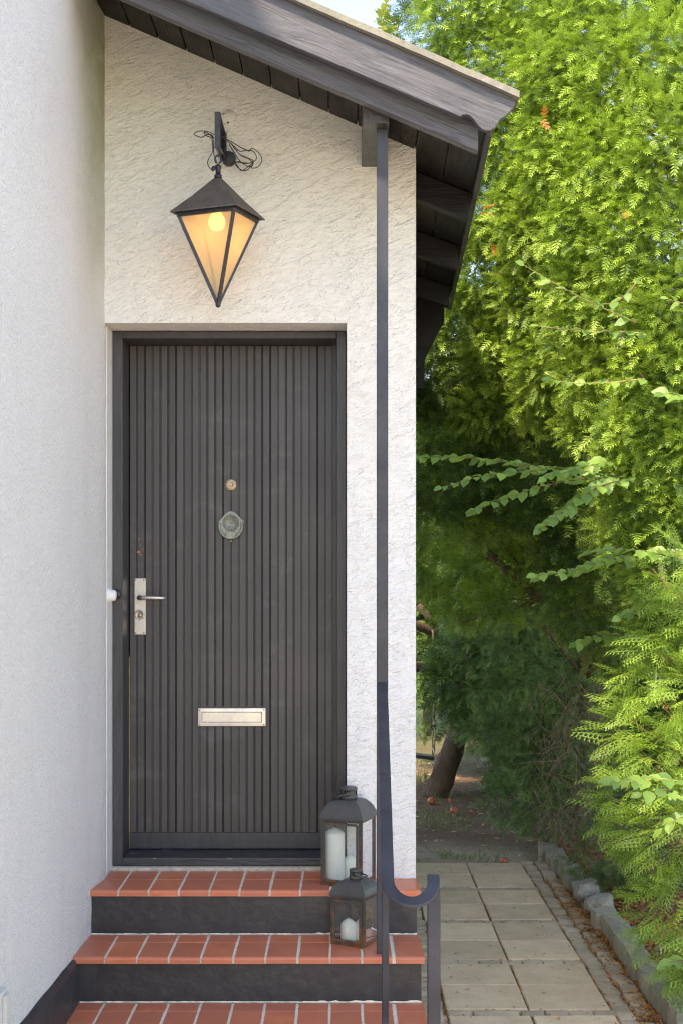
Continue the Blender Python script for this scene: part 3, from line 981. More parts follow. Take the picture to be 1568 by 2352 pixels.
for (h, yb, yj, yf, xe) in levels:
    cc = list(cols); cc[-1] = xe; cc[0] = -.989 if h == H1 else -.998
    for k in range(11):
        wide = .007 if k == 9 and h != H1 else .0035
        x0 = cc[k] + (.0045 if k else 0); x1 = cc[k+1] - (wide+.001 if k < 10 else 0)
        for (ya, yb2, fr) in ((yf, yj-.004, True), (yj+.004 if k < 10 else yj-.0015, yb-.006, False)):
            key = (round(x1-x0, 4), round(yb2-ya, 4), fr)
            if key not in cache: cache[key] = tile_mesh(key[0], key[1], fr)
            o = link('tile', cache[key], steps, (x0+random.uniform(-.0008,.0008), ya, Z(h)+random.uniform(-.0006,.0006)))
            o.rotation_euler = (random.uniform(-.004,.004), random.uniform(-.006,.006), random.uniform(-.003,.003))

# ---------------------------------------------------------------- handrail and posts
rail = root('handrail', (.15, 5.0, Z(H2)), label='black steel post and flat handrail curling at the end beside the steps', cat='handrail')
mb = MB(); mb.box(.124, .166, 5.180, 5.222, Z(H2), Z(1.663)); mb.build('post', METAL, rail, bevel=.002)
mb = MB(); xb = .1440
mb.box(xb-.0120, xb+.0120, 4.775, 4.802, Z(H3)+.0, Z(-.60)); mb.build('post', METAL, rail, bevel=.002)
mb = MB(); xb = .2655
mb.box(xb-.0185, xb+.0185, 4.080, 4.117, 0, Z(-.925)); mb.build('post', METAL, rail, bevel=.002)
# flat bar: centre line in the sloping plane
cl = []
def railz(y): return Z(-.395) - .465*(5.182 - y)
for i in range(15):
    t = i/14; y = 5.178 - t*(5.178-4.105)
    cl.append((.1455 - .0145*t, y))
cxr = (.131 + .2655)/2; rad = (.2655-.131)/2
for a in range(9, 181, 9):
    cl.append((cxr - rad*math.cos(math.radians(a)), 4.105 - rad*1.35*math.sin(math.radians(a))))
cl.append((.2655, 4.128))
w = .037; th = .009
vs = []; nC = len(cl)
for i, (x, y) in enumerate(cl):
    a = Vector(cl[max(i-1,0)]); b_ = Vector(cl[min(i+1,nC-1)]); d = (b_-a).normalized(); nn = Vector((-d.y, d.x))
    for (sd, dz) in ((-.5,0),(.5,0),(.5,-th),(-.5,-th)):
        q = Vector((x,y)) + nn*(sd*w); vs.append((q.x, q.y, railz(q.y)+dz))
fs = [(0,3,2,1), tuple((nC-1)*4+k for k in range(4))]
for i in range(nC-1):
    for k in range(4):
        fs.append((i*4+k, i*4+(k+1)%4, (i+1)*4+(k+1)%4, (i+1)*4+k))
mb = MB(); mb.add(vs, fs); o = mb.build('rail', METAL, rail, bevel=.0018)

# ---------------------------------------------------------------- hanging wall lamp
lamp = root('wall_lamp', (-.484, 5.40, Z(1.05)), label='kite shaped iron lamp with lit bulb hanging above the front door', cat='lamp')
IRON = mat_paint('blackened_iron', (.022,.024,.03), .38, .0008, .5, 60)
HOOD = mat_stone('weathered_lamp_hood', (.085,.07,.06), (.15,.13,.115), 26, .0012)
HOOD.node_tree.nodes['Principled BSDF'].inputs['Roughness'].default_value = .55
A_ = Vector((-.662,5.339,Z(1.398))); B_ = Vector((-.397,5.233,Z(1.398))); C_ = Vector((-.3055,5.462,Z(1.398)))
D_ = A_ + (C_ - B_)
cen = (A_+C_)/2
apex = Vector((cen.x, cen.y, Z(1.545)))
mb = MB(); t = .004
ring1 = [A_,B_,C_,D_]; neck = [apex + (q-cen)*.10 + Vector((0,0,-.006)) for q in ring1]
mid = [q*.5 + nk*.5 + Vector((0,0,-.004)) for q, nk in zip(ring1, neck)]
lip = [q + Vector((0,0,-.004)) for q in ring1]
inn = [cen + (q-cen)*.96 + Vector((0,0,-.003)) for q in ring1]
inm = [q + Vector((0,0,-.008)) for q in mid]
vs = ring1 + mid + neck + lip + inn + inm
fs = []
for i in range(4):
    j = (i+1)%4
    fs += [(i,j,4+j,4+i),(4+i,4+j,8+j,8+i),(12+i,12+j,j,i),(16+i,16+j,12+j,12+i),(20+i,20+j,16+j,16+i)]
fs += [(8,9,10,11)]
mb.add(vs, fs); mb.build('hood', HOOD, lamp)
mb = MB(); mb.lathe([(.015,-.004),(.015,.008),(.010,.012),(.010,.032),(.013,.035),(.013,.044),(.005,.050),(.0001,.051)], apex, 'Z', 14)
mb.lathe([(.007,0),(.009,.002),(.009,.006),(.0001,.007)], (apex.x-.016, apex.y-.012, apex.z+.03), 'Y', 10)
hk = [(apex.x+.012*math.sin(t_), apex.y, apex.z+.070+.016*math.cos(t_)) for t_ in [math.radians(a) for a in range(-150,190,20)]]
mb.tube(hk, .0035, 8)
mb.build('hanger', IRON, lamp)
# glass body
k = .84
top = [cen + (q-cen)*k + Vector((0,0,-.008)) for q in ring1]
tip = Vector((cen.x, cen.y, Z(1.0445)))
def mat_lampglass():
    m = bpy.data.materials.new('frosted_lamp_glass'); m.use_nodes = True; t = m.node_tree; t.nodes.clear()
    o = t.nodes.new('ShaderNodeOutputMaterial'); tr = t.nodes.new('ShaderNodeBsdfTranslucent'); tr.inputs[0].default_value = (.95,.78,.50,1)
    df = t.nodes.new('ShaderNodeBsdfDiffuse'); df.inputs[0].default_value = (.80,.66,.42,1)
    tp = t.nodes.new('ShaderNodeBsdfTransparent'); tp.inputs[0].default_value = (1,.86,.6,1)
    gl = t.nodes.new('ShaderNodeBsdfGlossy'); gl.inputs['Roughness'].default_value = .12
    m1 = t.nodes.new('ShaderNodeMixShader'); m1.inputs[0].default_value = .55
    m2 = t.nodes.new('ShaderNodeMixShader'); m2.inputs[0].default_value = .30
    m3 = t.nodes.new('ShaderNodeMixShader'); m3.inputs[0].default_value = .05
    n = t.nodes.new('ShaderNodeTexNoise'); n.inputs['Scale'].default_value = 25
    bp = t.nodes.new('ShaderNodeBump'); bp.inputs['Distance'].default_value = .002; bp.inputs['Strength'].default_value = .4
    t.links.new(n.outputs[0], bp.inputs['Height'])
    for q in (tr, df, gl): t.links.new(bp.outputs[0], q.inputs['Normal'])
    t.links.new(tr.outputs[0], m1.inputs[1]); t.links.new(df.outputs[0], m1.inputs[2])
    t.links.new(m1.outputs[0], m2.inputs[1]); t.links.new(tp.outputs[0], m2.inputs[2])
    t.links.new(m2.outputs[0], m3.inputs[1]); t.links.new(gl.outputs[0], m3.inputs[2])
    t.links.new(m3.outputs[0], o.inputs[0])
    return m
LG = mat_lampglass()
for i in range(4):
    j = (i+1)%4
    MB().add([top[i], top[j], tip], [(0,2,1)]).build('glass_pane', LG, lamp)
mb = MB()
for i in range(4):
    out = (top[i]-cen); out.z = 0; out.normalize()
    mb.bar(top[i], tip + Vector((0,0,.004)), .013, .011, out)
    mb.bar(top[i], top[(i+1)%4], .010, .022)
mb.lathe([(.011,.02),(.010,0),(.0001,-.006)], tip, 'Z', 10)
mb.build('frame', IRON, lamp, bevel=.001)
bc = Vector((cen.x-.004, cen.y-.01, Z(1.392)))
bm_ = bpy.data.materials.new('lit_bulb'); bm_.use_nodes = True
bn = bm_.node_tree.nodes['Principled BSDF']; bn.inputs['Base Color'].default_value = (1,.8,.4,1)
bn.inputs['Emission Color'].default_value = (1,.50,.10,1); bn.inputs['Emission Strength'].default_value = 3.2
mb = MB(); mb.lathe([(.0001,-.058),(.018,-.053),(.029,-.040),(.033,-.025),(.030,-.010),(.018,.010),(.014,.02),(.0001,.021)], bc, 'Z', 20)
mb.build('bulb', bm_, lamp)
lt = bpy.data.lights.new('bulb_light', 'POINT'); lt.energy = 0.06; lt.color = (1,.62,.28); lt.shadow_soft_size = .035
lo = bpy.data.objects.new('bulb_light', lt); sc.collection.objects.link(lo); lo.parent = lamp
lo.location = bc + Vector((0,0,-.075)) - worldloc(lamp)
# bracket from the wall
bx = -.484
mb = MB()
yA, yB = 5.385, YW
mb.box(bx-.012, bx+.010, yA, yA+.012, Z(1.655), Z(1.795))
mb.bar((bx, yA+.008, Z(1.789)), (bx, yB, Z(1.789)), .020, .010)
mb.bar((bx, yA+.006, Z(1.66)), (bx, yB-.02, Z(1.69)), .020, .010)
mb.bar((bx, yB-.012, Z(1.80)), (bx, yB-.012, Z(1.68)), .024, .012, (0,1,0))
mb.bar((bx, yB-.10, Z(1.66)), (bx, yB-.01, Z(1.78)), .016, .008)
mb.tube([(bx-.002, yA+.008, Z(1.665)), (bx+.004, yA+.010, Z(1.645)), (apex.x+.006, apex.y, apex.z+.088), (apex.x, apex.y, apex.z+.078)], .0034, 8)
mb.build('bracket', IRON, lamp, bevel=.001)
mb = MB(); jc = (-.462, YW, P(0,366,YW).z)
mb.lathe([(.030,-.002),(.030,.022),(.026,.034),(.0001,.036)], jc, 'Y', 9, False); mb.build('junction_box', IRON, lamp)
# tangle of thin cable
def zc(x, y): return (600 + x*.3827)*.5742, (400 + y*.3827)*.5742
def smooth(pts, n=6):
    pts = [Vector(q) for q in pts]; o = []
    for i in range(len(pts)-1):
        p0 = pts[max(i-1,0)]; p1 = pts[i]; p2 = pts[i+1]; p3 = pts[min(i+2,len(pts)-1)]
        for k in range(n):
            t = k/n
            o.append(.5*((2*p1) + (p2-p0)*t + (2*p0-5*p1+4*p2-p3)*t*t + (3*p1-p0-3*p2+p3)*t**3))
    o.append(pts[-1]); return o
wires = [
    [(760,390,5.55),(850,430,5.56),(930,480,5.58),(1000,515,5.60),(1040,530,5.6),(1065,500,5.6),(1120,530,5.58),(1165,590,5.57),(1165,650,5.57),(1120,700,5.58),(1060,705,5.6),(1080,660,5.6),(1030,610,5.61),(960,580,5.6),(900,520,5.59),(850,450,5.57)],
    [(770,400,5.54),(870,470,5.56),(940,530,5.58),(1030,520,5.6),(1090,540,5.6),(1115,600,5.6),(1090,640,5.6),(1030,690,5.6),(960,735,5.6),(920,690,5.6),(900,650,5.6),(960,650,5.6),(1040,655,5.59),(1080,630,5.59),(1020,600,5.6),(940,570,5.6)],
    [(830,460,5.57),(880,540,5.59),(930,620,5.6),(1000,680,5.61),(1060,690,5.6),(1075,650,5.6),(1000,660,5.6),(930,640,5.61),(890,660,5.62),(930,710,5.62),(980,735,5.62),(1030,720,5.61),(1060,680,5.61)],
    [(670,360,5.40),(620,330,5.42),(560,320,5.43),(500,325,5.44),(462,352,5.44),(500,375,5.44),(545,385,5.43),(590,360,5.42),(640,360,5.41),(670,395,5.40)],
    [(565,335,5.42),(590,370,5.42),(640,390,5.41),(655,450,5.40),(655,540,5.40),(620,600,5.4),(605,650,5.4),(620,700,5.4),(665,745,5.4)],
    [(570,330,5.42),(620,350,5.41),(660,400,5.40),(668,480,5.40),(668,560,5.40),(690,620,5.4),(705,660,5.4),(735,720,5.4)],
    [(720,500,5.42),(735,580,5.5),(770,650,5.58),(830,660,5.6),(890,640,5.6),(840,600,5.6),(790,590,5.6)],
]
mb = MB()
for wv in wires:
    mb.tube(smooth([P(*zc(x, y), Y) for x, y, Y in wv]), .0019, 6)
mb.build('cable', BLACKP, lamp)
mb = MB(); c = P(525.5, 270, YW)
mb.lathe([(.0315,-.003),(.0315,.006),(.029,.0085),(.0001,.009)], c, 'Y', 26)
cv = build_centered(mb, 'blanking_plate', PLASTER, label='round plaster coloured cover plate on the wall beside the lamp bracket', cat='cover plate')
mb = MB(); mb.lathe([(.0045,0),(.0045,.0012),(.0001,.0012)], (c.x-.002, YW-.0085, c.z-.022), 'Y', 10); mb.build('screw_hole', BLACKP, cv)

# ---------------------------------------------------------------- candle lanterns
def mat_clearglass():
    m = bpy.data.materials.new('clear_pane'); m.use_nodes = True; t = m.node_tree; t.nodes.clear()
    o = t.nodes.new('ShaderNodeOutputMaterial')
    tp = t.nodes.new('ShaderNodeBsdfTransparent'); tp.inputs[0].default_value = (.90,.93,.90,1)
    gl = t.nodes.new('ShaderNodeBsdfGlossy'); gl.inputs['Roughness'].default_value = .03
    df = t.nodes.new('ShaderNodeBsdfDiffuse'); df.inputs[0].default_value = (.6,.62,.58,1)
    fr = t.nodes.new('ShaderNodeFresnel'); fr.inputs[0].default_value = 1.5
    ma = t.nodes.new('ShaderNodeMath'); ma.operation = 'MULTIPLY_ADD'; ma.inputs[1].default_value = 1.2; ma.inputs[2].default_value = .02
    m1 = t.nodes.new('ShaderNodeMixShader'); m2 = t.nodes.new('ShaderNodeMixShader'); m2.inputs[0].default_value = .07
    t.links.new(fr.outputs[0], ma.inputs[0]); t.links.new(ma.outputs[0], m1.inputs[0])
    t.links.new(tp.outputs[0], m1.inputs[1]); t.links.new(gl.outputs[0], m1.inputs[2])
    t.links.new(m1.outputs[0], m2.inputs[1]); t.links.new(df.outputs[0], m2.inputs[2])
    t.links.new(m2.outputs[0], o.inputs[0]); return m
CG = mat_clearglass()
def mat_rust():
    m = M('rusty_lantern_iron', (.06,.055,.05), .55)
    v = m.coord((1,1,1))
    z = m.sep(m.coord(use='Object'))[2]
    n = m.noise(22, 5, .7, v)
    low = m.ramp(z, [(.0, .16), (.10, .0)])
    f = m.math('ADD', n, low)
    c = m.mix(m.ramp(f, [(.54,0.0),(.63,.9)]), (.055,.052,.048), (.19,.075,.028))
    c = m.mix(m.ramp(m.noise(50,3,.6,v), [(.6,0.0),(.7,.4)]), c, (.20,.15,.09))
    m.col(c); m.bump(n, .0015, .8); return m.m
RUST = mat_rust()
LROOF = mat_paint('lantern_roof_metal', (.060,.058,.056), .42, .0008, .2, 20)
WAX = M('candle_wax', (.84,.82,.76), .5)
WAX.b.inputs['Subsurface Weight'].default_value = .3
WAX.b.inputs['Subsurface Radius'].default_value = (.01,.006,.004)
WAX = WAX.m
def lantern(B, ang, s, base, body, roofh, chim_r, chim_h, handle_side, label):
    """B = nearest bottom corner (x, y); sides run left-back and right-back"""
    u = Vector((-math.cos(ang), math.sin(ang), 0)); v = Vector((math.sin(ang), math.cos(ang), 0))
    c = Vector((B[0], B[1], base)) + (u+v)*(s/2)
    r = root('candle_lantern', c, label=label, cat='lantern', group='rusty candle lanterns on the steps')
    def L(a, b, z): return c + u*(a*s/2) + v*(b*s/2) + Vector((0,0,z))
    mb = MB(); pw = .0135
    for a in (-1,1):
        for b in (-1,1):
            mb.bar(L(a*(1-pw/s), b*(1-pw/s), .0), L(a*(1-pw/s), b*(1-pw/s), body), pw, pw, v)
    k = 1-.010/s
    for zc_ in (.008, body-.008):
        for (p0, p1) in (((-k,-k),(k,-k)),((k,-k),(k,k)),((k,k),(-k,k)),((-k,k),(-k,-k))):
            mb.bar(L(*p0, zc_), L(*p1, zc_), .008, .016)
    fr = mb.build('frame', RUST, r, bevel=.001)
    mb = MB(); q = [L(-.97,-.97,.002), L(.97,-.97,.002), L(.97,.97,.002), L(-.97,.97,.002)]
    mb.add(q + [p + Vector((0,0,.004)) for p in q], [(4,5,6,7),(3,2,1,0)]); mb.build('base', RUST, r)
    # little door frame on the front face
    mb = MB(); f = -1 - .012/s; x0, x1 = -.80, .80
    for (p0, p1) in (((x0, .020),(x1, .020)), ((x1,.020),(x1,body-.022)), ((x1,body-.022),(x0,body-.022)), ((x0,body-.022),(x0,.020))):
        mb.bar(L(p0[0], f, p0[1]), L(p1[0], f, p1[1]), .010 if p0[0]==p1[0] else .004, .004 if p0[0]==p1[0] else .010, Vector((0,0,1)) if p0[0]!=p1[0] else v)
    mb.bar(L(x0*1.02, f-.02, body*.45), L(x0*1.02, f-.02, body*.52), .006, .006, v)
    mb.build('door_frame', RUST, r, bevel=.0008)
    for (p0, p1) in (((-1,-1),(1,-1)),((1,-1),(1,1)),((1,1),(-1,1)),((-1,1),(-1,-1))):
        g = .90
        a0 = L(p0[0]*.93, p0[1]*.93, .014); a1 = L(p1[0]*.93, p1[1]*.93, .014)
        up = Vector((0,0,body-.028))
        MB().add([a0, a1, a1+up, a0+up], [(0,1,2,3)]).build('glass_pane', CG, r)
    # curved hipped roof
    mb = MB(); rings = []
    prf = [(1.06,-.008),(1.06,.0),(1.03,.16*roofh),(.94,.44*roofh),(.81,.70*roofh),(.66,.90*roofh),(.52,1.0*roofh)]
    vs = []
    for (k_, z_) in prf:
        vs += [L(-k_,-k_,body+z_), L(k_,-k_,body+z_), L(k_,k_,body+z_), L(-k_,k_,body+z_)]
    fs = [(0,3,2,1)]
    for i in range(len(prf)-1):
        for j in range(4): fs.append((i*4+j, i*4+(j+1)%4, (i+1)*4+(j+1)%4, (i+1)*4+j))
    m4 = (len(prf)-1)*4; fs.append((m4,m4+1,m4+2,m4+3))
    mb.add(vs, fs); mb.build('roof', LROOF, r, bevel=.0015)
    tp = c + Vector((0,0,body+roofh))
    # chimney with openings: ring, posts, cap
    mb = MB(); mb.lathe([(chim_r*1.05,-.003),(chim_r*1.05,chim_h*.42),(chim_r*.9,chim_h*.42),(chim_r*.9,0)], tp, 'Z', 24)
    for a in range(4):
        t = a*math.pi/2 + .5
        w_ = .5
        pts = [(tp.x+chim_r*math.cos(t+dw), tp.y+chim_r*math.sin(t+dw)) for dw in (-w_, -w_/2, 0, w_/2, w_)]
        vs = [(x,y,tp.z+chim_h*.40) for x,y in pts]+[(x,y,tp.z+chim_h*.74) for x,y in pts]
        mb.add(vs, [(i,i+1,i+6,i+5) for i in range(4)], True)
    mb.lathe([(chim_r*1.04,chim_h*.72),(chim_r*1.05,chim_h),(chim_r*.8,chim_h*1.05),(.0001,chim_h*1.08)], tp, 'Z', 24)
    mb.lathe([(.005,0),(.005,.006),(.0001,.008)], (tp.x-chim_r*.2, tp.y-chim_r, tp.z+chim_h*.6), 'Y', 8)
    mb.build('chimney', LROOF, r)
    # ring handle lying down
    R = chim_r*1.5
    pts = []
    for a in range(-95, 96, 10):
        t = math.radians(a)
        pts.append((tp.x + handle_side*(R*1.25*math.cos(t)), tp.y - R*.98*math.sin(t)*.9, tp.z + chim_h*.55 - (.25*R if True else 0)*math.cos(t)*1.3))
    mb = MB(); mb.tube(pts, .0038 if s > .15 else .003, 8); mb.build('handle', LROOF, r)
    return c, u, v
c1, u1, v1 = lantern((.0725, 5.492), math.radians(20), .172, Z(H1), .268, .066, .033, .048, -1, 'larger rusty candle lantern on the top step in front of the white wall')
c2, u2, v2 = lantern((.079, 5.262), math.radians(27), .143, Z(H2), .192, .050, .0235, .038, 1, 'smaller rusty candle lantern on the second step against the handrail')
def candle(c, r, h, label, wick=True):
    mb = MB(); mb.lathe([(r*.98,0),(r,.003),(r,h-.006),(r*.93,h),(r*.5,h+.012),(.0001,h+.020)], c, 'Z', 28)
    o = build_centered(mb, 'candle', WAX, label=label, cat='candle', group='white candles in the lanterns')
    if wick:
        MB().tube([(c[0],c[1],c[2]+h+.016),(c[0]+.001,c[1],c[2]+h+.024),(c[0]-.003,c[1],c[2]+h+.030)], .0012, 6).build('wick', BLACKP if r < .035 else WAX, o)
e = .0065
pc = P(768, 0, 5.575); candle((pc.x, 5.590, Z(H1)+e), .0405, .196, 'tall white pillar candle in the larger lantern on the top step', False)
pc = P(802, 0, 5.63); candle((pc.x, 5.635, Z(H1)+e), .028, .078, 'short white candle behind the tall one in the larger lantern', False)
pc = P(800, 0, 5.36); candle((pc.x, 5.352, Z(H2)+e), .0295, .068, 'white candle at the left inside the smaller lantern')
pc = P(830, 0, 5.39); candle((pc.x, 5.372, Z(H2)+e), .0285, .064, 'white candle at the right inside the smaller lantern')

# ---------------------------------------------------------------- foliage machinery
def rotmats(d, roll):
    """frames whose x axis is d (n,3), rolled by roll"""
    d = d / np.linalg.norm(d, axis=1, keepdims=True)
    up = np.tile([0,0,1.0], (len(d),1)); up[np.abs(d[:,2]) > .95] = [0,1,0]
    s = np.cross(up, d); s /= np.linalg.norm(s, axis=1, keepdims=True)
    u = np.cross(d, s)
    c, q = np.cos(roll)[:,None], np.sin(roll)[:,None]
    y = s*c + u*q; z = -s*q + u*c
    return np.stack([d, y, z], axis=2)          # columns
def scatter(name, tmpl_v, tmpl_f, pos, dirs, roll, scale, tone, mat, parent=None, kind='stuff'):
    """one mesh of many copies of a small leaf template"""
    R = rotmats(dirs, roll)
    n = len(pos); m = len(tmpl_v)
    V = np.einsum('nij,mj->nmi', R, tmpl_v) * scale[:,None,None] + pos[:,None,:]
    base = np.array(worldloc(parent)) if parent is not None else np.zeros(3)
    V = (V - base).reshape(-1,3).astype(np.float32)
    nf = len(tmpl_f)
    Fc = (tmpl_f[None,:,:] + (np.arange(n)*m)[:,None,None]).reshape(-1,4).astype(np.int32)
    me = bpy.data.meshes.new(name)
    me.vertices.add(len(V)); me.vertices.foreach_set('co', V.ravel())
    me.loops.add(Fc.size); me.loops.foreach_set('vertex_index', Fc.ravel())
    me.polygons.add(len(Fc)); me.polygons.foreach_set('loop_start', np.arange(0, Fc.size, 4, dtype=np.int32))
    a = me.attributes.new('tone', 'FLOAT', 'POINT')
    a.data.foreach_set('value', np.clip(np.repeat(tone, m) + np.tile((tmpl_v[:,0]-.45)*.28, n), 0, 1).astype(np.float32))
    me.materials.append(mat); me.update(calc_edges=True)
    o = bpy.data.objects.new(name, me); sc.collection.objects.link(o)
    if parent is not None: o.parent = parent
    if kind: o['kind'] = kind
    return o
def needle(base, d, length, w, zc=0.0):
    base = np.array(base); d = np.array(d)/np.linalg.norm(d)
    s = np.array([-d[1], d[0], 0])
    if np.linalg.norm(s) < 1e-6: s = np.array([0,1,0])
    s = s/np.linalg.norm(s)
    return [base, base + d*length*.45 + s*w/2, base + d*length, base + d*length*.45 - s*w/2]
def yew_template(pairs=6, L=1.0, nl=.44, w=.060):
    v = []
    for i in range(pairs):
        t = (i+.3)/pairs
        q = nl * (1.0 - .30*t) * (1.0 if i else .75)
        for sd in (-1, 1):
            a = math.radians(66 - 38*t)
            v += needle((t*L*.86, 0, .0), (math.cos(a), sd*math.sin(a), .30*(1 if i % 2 else -.3)), q, w)
    v += needle((.84*L,0,0), (1,.15,.25), nl*.55, w)
    v += [np.array((0,-.014,-.01)), np.array((.9*L,-.008,0)), np.array((.9*L,.008,0)), np.array((0,.014,-.01))]
    v = np.array(v); v[:,2] -= .20*(v[:,0]**2)      # droop
    f = np.arange(len(v)).reshape(-1,4)
    return v, f
def thuja_template():
    v = []
    v += [np.array((0,-.012,0)), np.array((1,-.004,0)), np.array((1,.004,0)), np.array((0,.012,0))]
    for i in range(7):
        t = .08 + .88*i/7
        bl = .44*(1-t)**.6 + .07
        for sd in (-1,1):
            a = math.radians(50 - 18*t); d = np.array((math.cos(a), sd*math.sin(a), 0))
            b = np.array((t + (.05 if sd > 0 else 0),0,0))
            v += needle(b, d, bl, .026)
            nsub = 4 if bl > .3 else 2
            for k in range(nsub):
                tt = .22 + .62*k/nsub
                s2 = 1 if k % 2 else -1
                a2 = a*sd + s2*math.radians(34)
                v += needle(b + d*bl*tt, (math.cos(a2), math.sin(a2), .10), bl*.34*(1-tt*.35), .030)
    v = np.array(v); v[:,2] += -.30*v[:,0]**2 - .35*np.abs(v[:,1])
    return v, np.arange(len(v)).reshape(-1,4)
def broad_template():
    v = [(0,0,0),(.35,.20,.03),(1,0,-.05),(.35,-.20,.03)]
    v = np.array(v, float); return v, np.arange(4).reshape(-1,4)
def lobes_surface(lobes, dens, jitter=.12, seed=0, keep=None, shell=.0):
    """points on the outside of a union of ellipsoid lobes; returns pos, outward dirs"""
    r = np.random.default_rng(seed)
    LB = np.array([[*c, *q] for c, q in lobes], float)
    P_, N_ = [], []
    for i, L in enumerate(LB):
        rad = L[3:6]; area = 4*math.pi*((rad[0]*rad[1])**1.6/3+(rad[0]*rad[2])**1.6/3+(rad[1]*rad[2])**1.6/3)**(1/1.6)
        n = int(area*dens)
        d = r.normal(size=(n,3)); d /= np.linalg.norm(d, axis=1, keepdims=True)
        k = 1 - np.abs(r.normal(size=(n,1)))*jitter
        p = L[:3] + d*rad*k
        nr = d/rad; nr /= np.linalg.norm(nr, axis=1, keepdims=True)
        ok = np.ones(n, bool)
        for j, Q in enumerate(LB):
            if j != i: ok &= (((p-Q[:3])/Q[3:6])**2).sum(1) > .72
        P_.append(p[ok]); N_.append(nr[ok])
    return np.concatenate(P_), np.concatenate(N_)
CAMP = np.array([0,0,GZ])
def facing(p, n, lim=-.35):
    """keep what the picture can plausibly see, with a wide margin for a step to the side"""
    d = CAMP - p; d /= np.linalg.norm(d, axis=1, keepdims=True)
    return (d*n).sum(1) > lim
def yew_foliage(name, lobes, parent, mat, dens, size, seed, tonefn, pairs=9, group=5, upish=.25, view=True, jitter=.14):
    r = np.random.default_rng(seed)
    p, n = lobes_surface(lobes, dens, jitter, seed)
    if view:
        k = facing(p, n); p, n = p[k], n[k]
    k = p[:,2] > .05; p, n = p[k], n[k]
    # every point is a little fan of shoots
    m = len(p)
    hang = r.normal(size=(m,3))*.55
    fd = n*.8 + hang; fd[:,2] += upish*r.normal(size=m)
    fd /= np.linalg.norm(fd, axis=1, keepdims=True)
    pos = np.repeat(p, group, 0); dr = np.repeat(fd, group, 0)
    side = np.tile(np.linspace(-1,1,group), m)
    sv = np.cross(dr, [0,0,1.0]); sv /= np.linalg.norm(sv, axis=1, keepdims=True)+1e-9
    dd = dr + sv*side[:,None]*.85 + r.normal(size=dr.shape)*.38
    pos = pos + dr*(1-np.abs(side))[:,None]*size*.8 + r.normal(size=dr.shape)*size*.15
    fan_roll = np.repeat(r.uniform(-.6,.6,m), group)
    sc_ = size*r.uniform(.65,1.2,len(pos))*(1-.25*np.abs(side))
    base_t = tonefn(p, n, r); tone = np.clip(np.repeat(base_t, group) + r.normal(size=len(pos))*.20 + .15*(1-np.abs(side)), 0, 1)
    tv, tf = yew_template(pairs)
    return scatter(name, tv, tf, pos, dd, fan_roll + r.normal(size=len(pos))*.3, sc_, tone, mat, parent), p
def branches(name, start, tips, parent, mat, r0=.03, r1=.006, seed=0, n=7, wob=.12):
    rr = random.Random(seed); mb = MB()
    for t in tips:
        s = Vector(start(t)) if callable(start) else Vector(start); t = Vector(t)
        pts = []; L = (t-s).length
        for i in range(n):
            k = i/(n-1)
            p = s.lerp(t, k) + Vector((rr.gauss(0,1), rr.gauss(0,1), rr.gauss(0,1)))*wob*L*.25*math.sin(k*math.pi) + Vector((0,0,-.10*L*math.sin(k*math.pi)))
            pts.append(p)
        mb.tube(pts, [r0 + (r1-r0)*i/(n-1) for i in range(n)], 6)
    return mb.build(name, mat, parent)
def clusters(cx, cy, z0, z1, rx, ry, n, rad, seed):
    r = random.Random(seed); out = []
    for i in range(n):
        z = z0 + (z1-z0)*(i+.5)/n + r.uniform(-.1,.1)
        a = r.uniform(0, 2*math.pi); k = math.sqrt(r.random())*.75
        q = rad*r.uniform(.75,1.3)
        out.append(((cx+rx*k*math.cos(a), cy+ry*k*math.sin(a), z), (q*r.uniform(.9,1.25), q*r.uniform(.9,1.25), q*r.uniform(.7,1.0))))
    return out

# ---- the big yew on the right
yew = root('yew_tree', (2.3, 8.6, .07), label='tall bright yellow green yew filling the upper right beside the roof', cat='tree')
r_ = random.Random(4)
lob = []
def L_(x, y, Y, rx, rz, ry=None):
    q = P(x, y, Y); lob.append(((q.x, q.y + (ry or rx)*.6, q.z), (rx, ry or rx, rz)))
# lobes placed down its face: picture position of the lobe's middle, distance, size
for a in ((1080,-40,7.6,.26,.30),(1200,-60,7.5,.34,.36),(1350,-40,7.2,.40,.4),(1500,-40,7.0,.42,.45),(1640,0,7.0,.4,.5),
          (1110,90,7.7,.24,.26),(1220,150,7.5,.30,.30),(1340,140,7.1,.30,.34),(1460,170,6.9,.30,.36),(1580,150,6.8,.32,.36),
          (1210,310,7.7,.30,.30),(1330,320,7.2,.28,.30),(1450,350,6.9,.28,.30),(1570,330,6.7,.30,.34),
          (1150,450,8.0,.30,.30),(1260,480,7.6,.28,.28),(1390,500,7.1,.28,.28),(1510,520,6.8,.28,.28),(1620,520,6.7,.3,.3),
          (1140,620,8.3,.30,.28),(1260,650,7.8,.26,.25),(1380,680,7.2,.26,.25),(1500,690,6.9,.26,.26),(1600,700,6.7,.28,.26),
          (1080,760,8.9,.34,.28),(1180,800,8.4,.28,.22),(1300,820,7.8,.26,.20),(1420,850,7.2,.26,.22),(1550,850,6.8,.26,.24),
          (1160,940,8.6,.28,.14),(1050,900,9.2,.26,.16),(1290,910,8.0,.22,.13),
          (1500,1000,6.9,.24,.22),(1600,1020,6.8,.28,.28),(1480,1130,6.9,.20,.18),(1570,1180,6.8,.24,.22),(1390,980,7.4,.2,.12),(1540,1300,6.9,.2,.16),
          (1600,1420,7.2,.3,.25),(1180,1000,9.3,.3,.2),(1530,930,7.3,.3,.3),(1600,1150,7.3,.3,.3),(1500,1230,7.4,.25,.2),(1440,900,7.5,.25,.2),(1640,900,6.9,.3,.3)):
    L_(*a)
